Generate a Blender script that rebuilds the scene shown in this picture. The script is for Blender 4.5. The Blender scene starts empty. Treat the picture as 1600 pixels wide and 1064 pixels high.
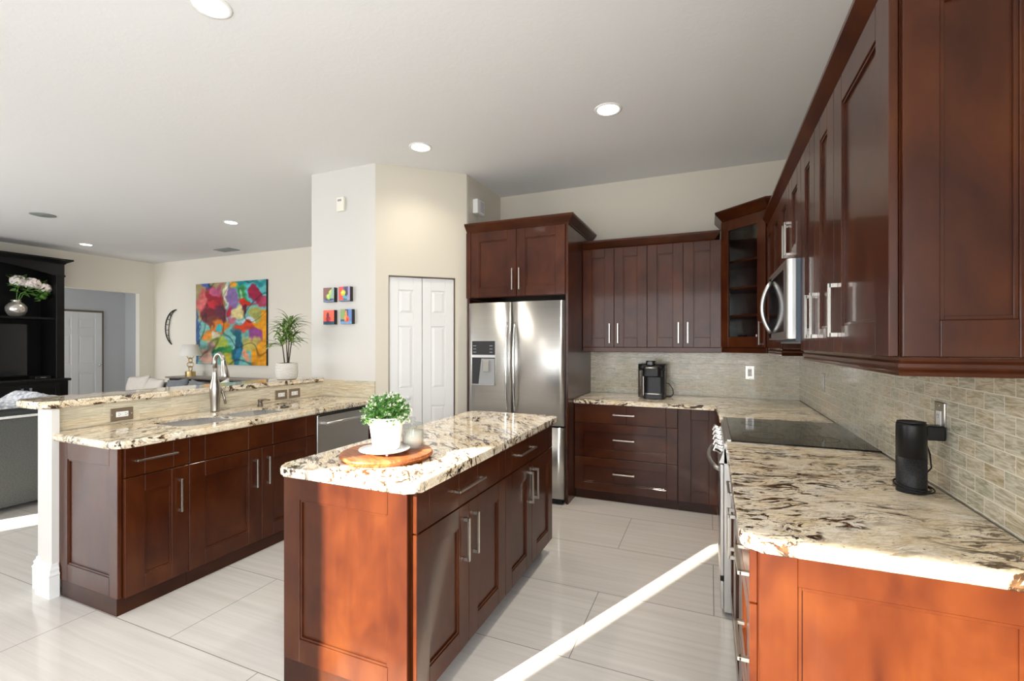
import bpy, bmesh, math, random
from mathutils import Matrix, Vector, noise
R = math.radians
random.seed(7)
scene = bpy.context.scene
COL = scene.collection

# ------------------------------------------------------------------ camera
cam_d = bpy.data.cameras.new('camera')
cam = bpy.data.objects.new('camera', cam_d)
COL.objects.link(cam)
cam.location = (0, 0, 1.43)
cam.rotation_euler = (R(90), 0, math.atan(309 / 730))
cam_d.sensor_width = 36.0
cam_d.sensor_fit = 'HORIZONTAL'
cam_d.lens = 730 / 1600 * 36.0
cam_d.shift_y = 5 / 1600
cam_d.clip_start = 0.05
scene.camera = cam
# ------------------------------------------------------------------ view, world, sun, added fill lights
scene.view_settings.view_transform = 'Standard'
scene.view_settings.look = 'None'
scene.view_settings.exposure = 0.0
scene.view_settings.gamma = 1.0
scene.view_settings.use_curve_mapping = False
scene.cycles.use_denoising = True
scene.cycles.max_bounces = 8
scene.cycles.diffuse_bounces = 5
scene.cycles.glossy_bounces = 4
scene.cycles.transmission_bounces = 8
scene.cycles.sample_clamp_indirect = 6.0
scene.cycles.caustics_reflective = False
scene.cycles.caustics_refractive = False
world = bpy.data.worlds.new('world')
scene.world = world
world.use_nodes = True
_nt = world.node_tree
_nt.nodes.clear()
_wo = _nt.nodes.new('ShaderNodeOutputWorld')
_bg = _nt.nodes.new('ShaderNodeBackground')
_sky = _nt.nodes.new('ShaderNodeTexSky')
_sky.sky_type = 'NISHITA'
_sky.sun_disc = False
_sky.sun_elevation = R(24)
_nt.links.new(_sky.outputs[0], _bg.inputs[0])
_bg.inputs[1].default_value = 0.12
_nt.links.new(_bg.outputs[0], _wo.inputs[0])

SUN_M = 0.47                       # dX/dY of the sun's travel on the floor
SUN_EL = R(20)
def sun():
    d = bpy.data.lights.new('sun', 'SUN')
    d.energy = 39.0
    d.angle = R(0.53)
    d.color = (1.0, 0.90, 0.74)
    o = bpy.data.objects.new('sun', d)
    hx, hy = SUN_M, 1.0
    n = math.hypot(hx, hy)
    v = Vector((hx / n * math.cos(SUN_EL), hy / n * math.cos(SUN_EL), -math.sin(SUN_EL)))
    o.rotation_euler = (-v).to_track_quat('Z', 'Y').to_euler()
    COL.objects.link(o)
sun()
def fill_light(name, loc, rot, w, h, power, color=(0.92, 0.96, 1.0)):
    d = bpy.data.lights.new(name, 'AREA')
    d.shape = 'RECTANGLE'
    d.size, d.size_y = w, h
    d.energy = power
    d.color = color
    o = bpy.data.objects.new(name, d)
    o.location = loc
    o.rotation_euler = rot
    COL.objects.link(o)
# fill lights added indoors to brighten kitchen, living room and hall, standing for window light
YW = -2.2
OPEN = [(-3.20, -2.645, 1.35, 2.67), (-1.80, -0.98, 1.35, 2.40), (-7.28, -6.85, 1.20, 2.45)]  # unseen wall openings, sized to shape the sun beams
fill_light('fill_behind_camera', (-1.35, YW + 0.50, 1.45), (R(68), 0, 0), 3.6, 2.2, 90)
fill_light('fill_living_room', (-8.2, YW + 0.50, 1.45), (R(76), 0, 0), 4.4, 2.2, 225, (0.93, 0.96, 1.0))
fill_light('fill_right_side', (0.745, -0.9, 1.45), (R(90), 0, R(90)), 1.5, 1.5, 120)
fill_light('fill_hall', (-11.55, 3.66, 1.6), (R(90), 0, 0), 0.9, 1.6, 20, (0.97, 0.98, 1.0))
CEIL = 3.11

# ------------------------------------------------------------------ helpers
def lin(r, g, b):
    f = lambda c: (c / 255 / 12.92) if c / 255 <= 0.04045 else ((c / 255 + 0.055) / 1.055) ** 2.4
    return (f(r), f(g), f(b), 1.0)

class MB:
    def __init__(s):
        s.bm = bmesh.new()
    def _fin(s, verts, M, smooth):
        if M is not None:
            bmesh.ops.transform(s.bm, matrix=M, verts=verts)
        if smooth:
            for f in {f for v in verts for f in v.link_faces}:
                f.smooth = True
    def box(s, x0, x1, y0, y1, z0, z1, b=0.0, M=None, seg=1):
        bm = s.bm
        vs = [bm.verts.new((x, y, z)) for x in (x0, x1) for y in (y0, y1) for z in (z0, z1)]
        q = [(0, 1, 3, 2), (4, 6, 7, 5), (0, 4, 5, 1), (2, 3, 7, 6), (0, 2, 6, 4), (1, 5, 7, 3)]
        fs = [bm.faces.new([vs[i] for i in f]) for f in q]
        if b > 0:
            es = list({e for f in fs for e in f.edges})
            r = bmesh.ops.bevel(bm, geom=es, offset=b, segments=seg, affect='EDGES', profile=0.5)
            vs = list({v for f in r['faces'] for v in f.verts} | {v for v in vs if v.is_valid})
            if seg > 1:
                for f in r['faces']:
                    f.smooth = True
        if M is not None:
            bmesh.ops.transform(bm, matrix=M, verts=vs)
        return s
    def lathe(s, prof, seg=32, M=None, smooth=True, cap=True):
        bm = s.bm
        rings, allv = [], []
        for r, z in prof:
            if r < 1e-6:
                v = bm.verts.new((0, 0, z)); rings.append([v]); allv.append(v)
            else:
                ring = [bm.verts.new((r * math.cos(2 * math.pi * i / seg), r * math.sin(2 * math.pi * i / seg), z)) for i in range(seg)]
                rings.append(ring); allv += ring
        for a, b in zip(rings, rings[1:]):
            for i in range(seg):
                j = (i + 1) % seg
                if len(a) == 1 and len(b) == 1: continue
                if len(a) == 1: bm.faces.new((a[0], b[j], b[i]))
                elif len(b) == 1: bm.faces.new((a[i], a[j], b[0]))
                else: bm.faces.new((a[i], a[j], b[j], b[i]))
        if cap:
            if len(rings[0]) > 1: bm.faces.new(rings[0][::-1])
            if len(rings[-1]) > 1: bm.faces.new(rings[-1])
        s._fin(allv, M, False)
        if smooth:
            for f in {f for v in allv for f in v.link_faces}:
                f.smooth = len(f.verts) <= 4
        return s
    def tube(s, pts, r, seg=10, M=None, flat=1.0, closed=False):
        bm = s.bm
        pts = [Vector(p) for p in pts]
        n = len(pts)
        rad = r if isinstance(r, (list, tuple)) else [r] * n
        rings, allv = [], []
        up = None
        for i, p in enumerate(pts):
            if closed: t = (pts[(i + 1) % n] - pts[i - 1]).normalized()
            else: t = (pts[min(i + 1, n - 1)] - pts[max(i - 1, 0)]).normalized()
            if up is None:
                a = Vector((0, 0, 1)) if abs(t.z) < 0.9 else Vector((0, 1, 0))
                up = (a - t * a.dot(t)).normalized()
            else:
                up = (up - t * up.dot(t)).normalized()
            sd = t.cross(up)
            ring = [bm.verts.new(p + up * (rad[i] * flat * math.cos(2 * math.pi * k / seg)) + sd * (rad[i] * math.sin(2 * math.pi * k / seg))) for k in range(seg)]
            rings.append(ring); allv += ring
        for a, b in (zip(rings, rings[1:] + rings[:1]) if closed else zip(rings, rings[1:])):
            for i in range(seg):
                j = (i + 1) % seg
                f = bm.faces.new((a[i], a[j], b[j], b[i])); f.smooth = True
        if not closed:
            bm.faces.new(rings[0][::-1]); bm.faces.new(rings[-1])
        if M is not None: bmesh.ops.transform(bm, matrix=M, verts=allv)
        return s
    def prism(s, outline, z0, z1, b=0.0, seg=2, M=None):
        bm = s.bm
        lo = [bm.verts.new((x, y, z0)) for x, y in outline]
        hi = [bm.verts.new((x, y, z1)) for x, y in outline]
        n = len(outline)
        fs = [bm.faces.new(lo[::-1]), bm.faces.new(hi)]
        for i in range(n):
            j = (i + 1) % n
            fs.append(bm.faces.new((lo[i], lo[j], hi[j], hi[i])))
        vs = lo + hi
        if b > 0:
            es = list(set(fs[0].edges) | set(fs[1].edges))
            r = bmesh.ops.bevel(bm, geom=es, offset=b, segments=seg, affect='EDGES', profile=0.5)
            for f in r['faces']: f.smooth = True
            vs = list({v for f in r['faces'] for v in f.verts} | {v for v in vs if v.is_valid})
        if M is not None: bmesh.ops.transform(bm, matrix=M, verts=vs)
        return s
    def sweep(s, path, prof, side=1):
        """path: xy points; prof: (out, z) closed outline; out grows to the right of travel times side"""
        bm = s.bm
        P = [Vector(p) for p in path]
        n = len(P)
        rings = []
        for i, p in enumerate(P):
            d0 = (P[i] - P[i - 1]).normalized() if i > 0 else (P[1] - P[0]).normalized()
            d1 = (P[i + 1] - P[i]).normalized() if i < n - 1 else d0
            n0 = Vector((d0.y, -d0.x)) * side
            n1 = Vector((d1.y, -d1.x)) * side
            m = n0 + n1
            m = m / max(m.dot(n0), 1e-4)
            rings.append([bm.verts.new((p.x + m.x * o, p.y + m.y * o, z)) for o, z in prof])
        k = len(prof)
        for a, b in zip(rings, rings[1:]):
            for i in range(k):
                j = (i + 1) % k
                bm.faces.new((a[i], a[j], b[j], b[i]))
        bm.faces.new(rings[0]); bm.faces.new(rings[-1][::-1])
        return s
    def ball(s, c, r, sub=2, sc=(1, 1, 1), M=None):
        mt = Matrix.Translation(c) @ Matrix.Diagonal((r * sc[0], r * sc[1], r * sc[2], 1))
        if M is not None: mt = mt @ M
        res = bmesh.ops.create_icosphere(s.bm, subdivisions=sub, radius=1.0, matrix=mt)
        for f in {f for v in res['verts'] for f in v.link_faces}: f.smooth = True
        return s
    def quad(s, pts):
        s.bm.faces.new([s.bm.verts.new(p) for p in pts]); return s
    def build(s, name, mat, parent=None, normals=True, loc=None):
        if normals: bmesh.ops.recalc_face_normals(s.bm, faces=s.bm.faces)
        me = bpy.data.meshes.new(name)
        s.bm.to_mesh(me); s.bm.free()
        if mat is not None: me.materials.append(mat)
        o = bpy.data.objects.new(name, me)
        COL.objects.link(o)
        if parent is not None: o.parent = parent
        if loc is not None: o.location = loc
        return o

def tag(o, label, cat, group=None, kind=None):
    o['label'] = label; o['category'] = cat
    if group: o['group'] = group
    if kind: o['kind'] = kind
    return o
def thing(name, label, cat, loc=(0, 0, 0), rz=0.0, group=None):
    o = bpy.data.objects.new(name, None)
    o.empty_display_size = 0.05
    COL.objects.link(o)
    o.location = loc; o.rotation_euler = (0, 0, rz)
    return tag(o, label, cat, group)
def struct(name, mb, mat, parent=None, label=None):
    o = mb.build(name, mat, parent)
    if parent is None: o['kind'] = 'structure'
    if label: o['label'] = label
    return o
def copy_thing(src, loc, rz, label, group=None):
    c = src.copy(); COL.objects.link(c)
    c.location = loc; c.rotation_euler = (0, 0, rz)
    c['label'] = label
    if group: c['group'] = group
    for ch in src.children:
        d = ch.copy(); COL.objects.link(d); d.parent = c
        for g in ch.children:
            e = g.copy(); COL.objects.link(e); e.parent = d
    return c
def rounded(x0, x1, y0, y1, r, n=6, corners=(1, 1, 1, 1)):
    """corners: (x0y0, x1y0, x1y1, x0y1); a number scales its radius, 0 keeps it square"""
    out = []
    for (cx, cy, a0, k) in ((x0, y0, 180, corners[0]), (x1, y0, 270, corners[1]), (x1, y1, 0, corners[2]), (x0, y1, 90, corners[3])):
        rr = r * k
        if rr <= 0: out.append((cx, cy)); continue
        ox = cx + rr if cx == x0 else cx - rr
        oy = cy + rr if cy == y0 else cy - rr
        for i in range(n + 1):
            a = R(a0 + 90 * i / n)
            out.append((ox + rr * math.cos(a), oy + rr * math.sin(a)))
    return out

# ------------------------------------------------------------------ materials
class NT:
    def __init__(s, name):
        s.m = bpy.data.materials.new(name); s.m.use_nodes = True
        s.t = s.m.node_tree; s.p = s.t.nodes['Principled BSDF']
        s.tc = s.t.nodes.new('ShaderNodeTexCoord')
    def n(s, typ, **kw):
        nd = s.t.nodes.new(typ)
        for k, v in kw.items():
            if k.startswith('i_'):
                key = k[2:]
                key = int(key) if key.isdigit() else key.replace('_', ' ')
                nd.inputs[key].default_value = v
            else: setattr(nd, k, v)
        return nd
    def l(s, a, b): s.t.links.new(a, b)
    def mapping(s, scale=(1, 1, 1), rot=(0, 0, 0), loc=(0, 0, 0), src=None):
        m = s.n('ShaderNodeMapping'); m.inputs['Scale'].default_value = scale
        m.inputs['Rotation'].default_value = rot; m.inputs['Location'].default_value = loc
        s.l(src if src is not None else s.tc.outputs['Object'], m.inputs['Vector'])
        return m.outputs[0]
    def noise(s, vec, scale, detail=4, rough=0.55, dist=0.0):
        nd = s.n('ShaderNodeTexNoise'); nd.inputs['Scale'].default_value = scale
        nd.inputs['Detail'].default_value = detail; nd.inputs['Roughness'].default_value = rough
        nd.inputs['Distortion'].default_value = dist
        s.l(vec, nd.inputs['Vector']); return nd.outputs['Fac']
    def ramp(s, fac, stops, interp='LINEAR'):
        r = s.n('ShaderNodeValToRGB'); r.color_ramp.interpolation = interp
        e = r.color_ramp.elements
        while len(e) < len(stops): e.new(0.5)
        for el, (p, c) in zip(e, stops):
            el.position = p
            el.color = c if len(c) == 4 else (*c, 1)
        s.l(fac, r.inputs[0]); return r.outputs[0]
    def mix(s, fac, a, b, mode='MIX'):
        m = s.n('ShaderNodeMix', data_type='RGBA', blend_type=mode)
        for sock, v in ((m.inputs[0], fac), (m.inputs[6], a), (m.inputs[7], b)):
            if hasattr(v, 'links'): s.l(v, sock)
            elif isinstance(v, (int, float)): sock.default_value = v
            else: sock.default_value = v if len(v) == 4 else (*v, 1)
        return m.outputs[2]
    def math(s, op, a, b=None):
        m = s.n('ShaderNodeMath', operation=op)
        for sock, v in ((m.inputs[0], a), (m.inputs[1], b)):
            if v is None: continue
            if hasattr(v, 'links'): s.l(v, sock)
            else: sock.default_value = v
        return m.outputs[0]
    def bump(s, h, strength=0.2, dist=0.01):
        b = s.n('ShaderNodeBump'); b.inputs['Strength'].default_value = strength; b.inputs['Distance'].default_value = dist
        s.l(h, b.inputs['Height']); s.l(b.outputs[0], s.p.inputs['Normal'])
    def color(s, c):
        if hasattr(c, 'links'): s.l(c, s.p.inputs['Base Color'])
        else: s.p.inputs['Base Color'].default_value = c if len(c) == 4 else (*c, 1)
    def set(s, **kw):
        for k, v in kw.items(): s.p.inputs[k.replace('_', ' ')].default_value = v
        return s

def plain(name, c, rough=0.5, metal=0.0, **kw):
    t = NT(name); t.color(c)
    nf = t.noise(t.mapping(), 40, 3)
    r = t.n('ShaderNodeMapRange'); r.inputs[3].default_value = max(rough - 0.04, 0.02); r.inputs[4].default_value = rough + 0.04
    t.l(nf, r.inputs[0]); t.l(r.outputs[0], t.p.inputs['Roughness'])
    t.set(Metallic=metal, **kw)
    return t.m

WOOD_A, WOOD_B, WOOD_C = (0.028, 0.0048, 0.0013), (0.052, 0.0112, 0.0025), (0.080, 0.0210, 0.0046)
def wood(name, along, k=1.0, rough=0.30, coat=0.30):
    t = NT(name)
    oi = t.n('ShaderNodeObjectInfo')
    sc = t.n('ShaderNodeVectorMath', operation='SCALE'); sc.inputs['Scale'].default_value = 31.0
    cmb = t.n('ShaderNodeCombineXYZ')
    for i in range(3): t.l(oi.outputs['Random'], cmb.inputs[i])
    t.l(cmb.outputs[0], sc.inputs[0])
    ad = t.n('ShaderNodeVectorMath', operation='ADD')
    t.l(t.tc.outputs['Object'], ad.inputs[0]); t.l(sc.outputs[0], ad.inputs[1])
    v = ad.outputs[0]
    mot = t.noise(t.mapping([3.2 if i != along else 1.9 for i in range(3)], src=v), 1.7, 4, 0.55, 0.5)
    gr = t.noise(t.mapping([26 if i != along else 2.0 for i in range(3)], src=v), 1.5, 3, 0.55, 0.3)
    f = t.math('ADD', t.math('MULTIPLY', mot, 0.86), t.math('MULTIPLY', gr, 0.14))
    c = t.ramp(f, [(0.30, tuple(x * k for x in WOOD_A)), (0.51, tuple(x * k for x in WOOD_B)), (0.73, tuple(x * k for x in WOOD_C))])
    t.color(c)
    t.set(Roughness=rough, Coat_Weight=coat, Coat_Roughness=0.08, Specular_IOR_Level=0.2)
    return t.m

def granite(name, rot, seed):
    t = NT(name)
    v0 = t.mapping((1, 1, 1), (0, 0, rot), (seed, seed * 1.7, 0))
    # bend the flow a little
    wn = t.n('ShaderNodeTexNoise'); wn.inputs['Scale'].default_value = 2.2; wn.inputs['Detail'].default_value = 2
    t.l(v0, wn.inputs['Vector'])
    sub = t.n('ShaderNodeVectorMath', operation='SUBTRACT'); sub.inputs[1].default_value = (0.5, 0.5, 0.5)
    t.l(wn.outputs['Color'], sub.inputs[0])
    scl = t.n('ShaderNodeVectorMath', operation='SCALE'); scl.inputs['Scale'].default_value = 0.28
    t.l(sub.outputs[0], scl.inputs[0])
    ad = t.n('ShaderNodeVectorMath', operation='ADD'); t.l(v0, ad.inputs[0]); t.l(scl.outputs[0], ad.inputs[1])
    v = ad.outputs[0]
    st = t.mapping((1.0, 3.2, 2.2), src=v)
    st2 = t.mapping((1.0, 4.5, 3.0), loc=(3.1, 1.3, 0.4), src=v)
    base = t.ramp(t.noise(t.mapping((1, 1.9, 1.5), src=v), 5.0, 7, 0.62, 0.4),
                  [(0.30, lin(248, 244, 234)), (0.48, lin(245, 234, 213)), (0.62, lin(236, 219, 188)), (0.78, lin(214, 186, 146))])
    fine = t.ramp(t.noise(st, 26, 5, 0.65, 0.8), [(0.42, (1, 1, 1)), (0.70, lin(214, 198, 174))])
    c = t.mix(0.8, base, fine, 'MULTIPLY')
    # tan streaks
    tan = t.ramp(t.noise(st2, 7.0, 8, 0.68, 0.9), [(0.565, (0, 0, 0)), (0.64, (1, 1, 1))])
    c = t.mix(t.math('MULTIPLY', tan, 0.42), c, lin(176, 140, 100))
    # dark veins gathered in drifts
    drift = t.ramp(t.noise(t.mapping((1, 1.7, 1.5), loc=(7, 2, 1), src=v), 3.1, 3, 0.5, 0.3), [(0.41, (0, 0, 0)), (0.51, (1, 1, 1))])
    vein = t.ramp(t.noise(st, 9.0, 8, 0.70, 1.2), [(0.515, (0, 0, 0)), (0.56, (1, 1, 1))])
    thin = t.noise(st2, 6.0, 6, 0.62, 1.6)
    line = t.ramp(t.math('ABSOLUTE', t.math('SUBTRACT', thin, 0.5)), [(0.0, (1, 1, 1)), (0.018, (0, 0, 0))])
    dk = t.math('MULTIPLY', drift, vein)
    dk = t.math('MAXIMUM', dk, t.math('MULTIPLY', line, t.math('ADD', t.math('MULTIPLY', drift, 0.6), 0.30)))
    c = t.mix(dk, c, t.ramp(t.noise(v, 30, 3), [(0.35, lin(30, 23, 20)), (0.68, lin(98, 70, 46))]))
    # black crystals
    sp = t.ramp(t.noise(t.mapping((1, 1.5, 1.5), src=v), 48, 4, 0.6, 0.5), [(0.655, (0, 0, 0)), (0.685, (1, 1, 1))])
    c = t.mix(t.math('MULTIPLY', sp, 0.85), c, lin(48, 38, 32))
    t.color(c)
    t.set(Roughness=0.07, Specular_IOR_Level=0.5)
    return t.m

def tile(name, axes, bw, rh, c1, c2, grout, mortar=0.0016, offset=0.5, shift=(0, 0), gloss=0.12, streak=(12, 75)):
    t = NT(name)
    sx = t.n('ShaderNodeSeparateXYZ'); t.l(t.tc.outputs['Object'], sx.inputs[0])
    cb = t.n('ShaderNodeCombineXYZ')
    t.l(t.math('ADD', sx.outputs[axes[0]], 40 * bw + shift[0]), cb.inputs[0])
    t.l(t.math('ADD', sx.outputs[axes[1]], 40 * rh + shift[1]), cb.inputs[1])
    br = t.n('ShaderNodeTexBrick'); br.offset = offset; br.offset_frequency = 2
    for k, v in (('Scale', 1.0), ('Mortar Size', mortar), ('Mortar Smooth', 0.1), ('Bias', 0.0), ('Brick Width', bw), ('Row Height', rh)):
        br.inputs[k].default_value = v
    br.inputs['Color1'].default_value = (0, 0, 0, 1); br.inputs['Color2'].default_value = (1, 1, 1, 1)
    br.inputs['Mortar'].default_value = (0.5, 0.5, 0.5, 1)
    t.l(cb.outputs[0], br.inputs['Vector'])
    rnd = br.outputs['Color']
    # streaks: each tile sees its own piece of a stretched noise
    sh = t.n('ShaderNodeVectorMath', operation='ADD'); sc = t.n('ShaderNodeVectorMath', operation='SCALE')
    sc.inputs['Scale'].default_value = 7.3
    t.l(rnd, sc.inputs[0]); t.l(cb.outputs[0], sh.inputs[0]); t.l(sc.outputs[0], sh.inputs[1])
    nz = t.noise(t.mapping((streak[0], streak[1], 1), src=sh.outputs[0]), 1.0, 4, 0.6, 1.4)
    c = t.ramp(nz, [(0.36, c1), (0.49, tuple((a + b) / 2 for a, b in zip(c1, c2))), (0.60, c2)])
    c = t.mix(0.34, c, t.ramp(rnd, [(0.0, lin(168, 168, 148)), (0.5, lin(214, 208, 190)), (1.0, lin(204, 182, 146))]), 'MIX')
    c = t.mix(br.outputs['Fac'], c, grout)
    t.color(c)
    rr = t.mix(br.outputs['Fac'], (gloss,) * 3, (0.6,) * 3)
    t.l(rr, t.p.inputs['Roughness'])
    h = t.math('SUBTRACT', t.math('MULTIPLY', nz, 0.25), br.outputs['Fac'])
    t.bump(h, 0.35, 0.0015)
    return t.m

def floor_mat():
    t = NT('polished_floor_tile')
    sx = t.n('ShaderNodeSeparateXYZ'); t.l(t.tc.outputs['Object'], sx.inputs[0])
    cb = t.n('ShaderNodeCombineXYZ')
    t.l(t.math('ADD', sx.outputs[0], 1.81 + 1.22 * 20), cb.inputs[0])
    t.l(t.math('ADD', sx.outputs[1], -1.441 + 0.6165 * 20), cb.inputs[1])
    br = t.n('ShaderNodeTexBrick'); br.offset = 0.5; br.offset_frequency = 2
    for k, v in (('Scale', 1.0), ('Mortar Size', 0.0022), ('Mortar Smooth', 0.1), ('Brick Width', 1.22), ('Row Height', 0.6165)):
        br.inputs[k].default_value = v
    br.inputs['Color1'].default_value = (0, 0, 0, 1); br.inputs['Color2'].default_value = (1, 1, 1, 1)
    t.l(cb.outputs[0], br.inputs['Vector'])
    wv = t.noise(t.mapping((0.9, 30, 1)), 1.0, 3, 0.5, 0.5)
    wv2 = t.noise(t.mapping((2.0, 95, 1)), 1.0, 2, 0.5, 0.2)
    f = t.math('ADD', t.math('MULTIPLY', wv, 0.7), t.math('MULTIPLY', wv2, 0.3))
    c = t.ramp(f, [(0.34, lin(202, 197, 190)), (0.64, lin(214, 209, 203))])
    c = t.mix(br.outputs['Fac'], c, lin(120, 113, 105))
    t.color(c)
    t.l(t.mix(br.outputs['Fac'], (0.075,) * 3, (0.7,) * 3), t.p.inputs['Roughness'])
    t.bump(t.math('SUBTRACT', t.math('MULTIPLY', f, 0.06), br.outputs['Fac']), 0.12, 0.002)
    return t.m

def painted(name, c, scale=220, strength=0.08, rough=0.6):
    t = NT(name); t.color(c)
    nz = t.noise(t.mapping(), scale * 0.25, 4, 0.6, 0.3)
    t.bump(nz, strength, 0.004); t.set(Roughness=rough)
    return t.m
def ceiling_mat():
    t = NT('knockdown_ceiling'); t.color(lin(229, 229, 229))
    nz = t.ramp(t.noise(t.mapping(), 26, 5, 0.6, 0.8), [(0.42, (0, 0, 0)), (0.60, (1, 1, 1))])
    t.bump(nz, 0.09, 0.004); t.set(Roughness=0.75)
    return t.m
def steel(name, axis=2, base=(0.62, 0.61, 0.59), rough=0.33, var=0.05):
    t = NT(name)
    s = [90, 90, 90]; s[axis] = 1.0
    nz = t.noise(t.mapping(s), 1.0, 3, 0.6)
    t.color(t.ramp(nz, [(0.3, tuple(b * 0.95 for b in base)), (0.7, base)]))
    r = t.n('ShaderNodeMapRange'); r.inputs[3].default_value = rough - var / 2; r.inputs[4].default_value = rough + var / 2
    t.l(nz, r.inputs[0]); t.l(r.outputs[0], t.p.inputs['Roughness'])
    t.set(Metallic=1.0)
    return t.m
def glassy(name, c=(1, 1, 1), rough=0.0, ior=1.45):
    t = NT(name); t.color(c); t.set(Roughness=rough, Transmission_Weight=1.0, IOR=ior)
    return t.m
def attr_mat(name, rough=0.5):
    t = NT(name); a = t.n('ShaderNodeAttribute'); a.attribute_name = 'Col'
    t.l(a.outputs['Color'], t.p.inputs['Base Color'])
    nz = t.noise(t.mapping(), 160, 3); t.bump(nz, 0.1, 0.001); t.set(Roughness=rough)
    return t.m
def fabric(name, c1, c2, scale=120, rough=0.9):
    t = NT(name); nz = t.noise(t.mapping(), scale, 4, 0.6)
    t.color(t.ramp(nz, [(0.35, c1), (0.65, c2)])); t.bump(nz, 0.25, 0.002); t.set(Roughness=rough, Sheen_Weight=0.2)
    return t.m
def leafy(name, c1, c2, c3, scale=60, rough=0.45):
    t = NT(name); nz = t.noise(t.mapping(), scale, 3, 0.6)
    t.color(t.ramp(nz, [(0.32, c1), (0.52, c2), (0.70, c3)])); t.set(Roughness=rough)
    return t.m
def emit(name, c, s):
    t = NT(name); t.color((0.9, 0.9, 0.88)); t.p.inputs['Emission Color'].default_value = (*c, 1); t.set(Emission_Strength=s)
    return t.m

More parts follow.
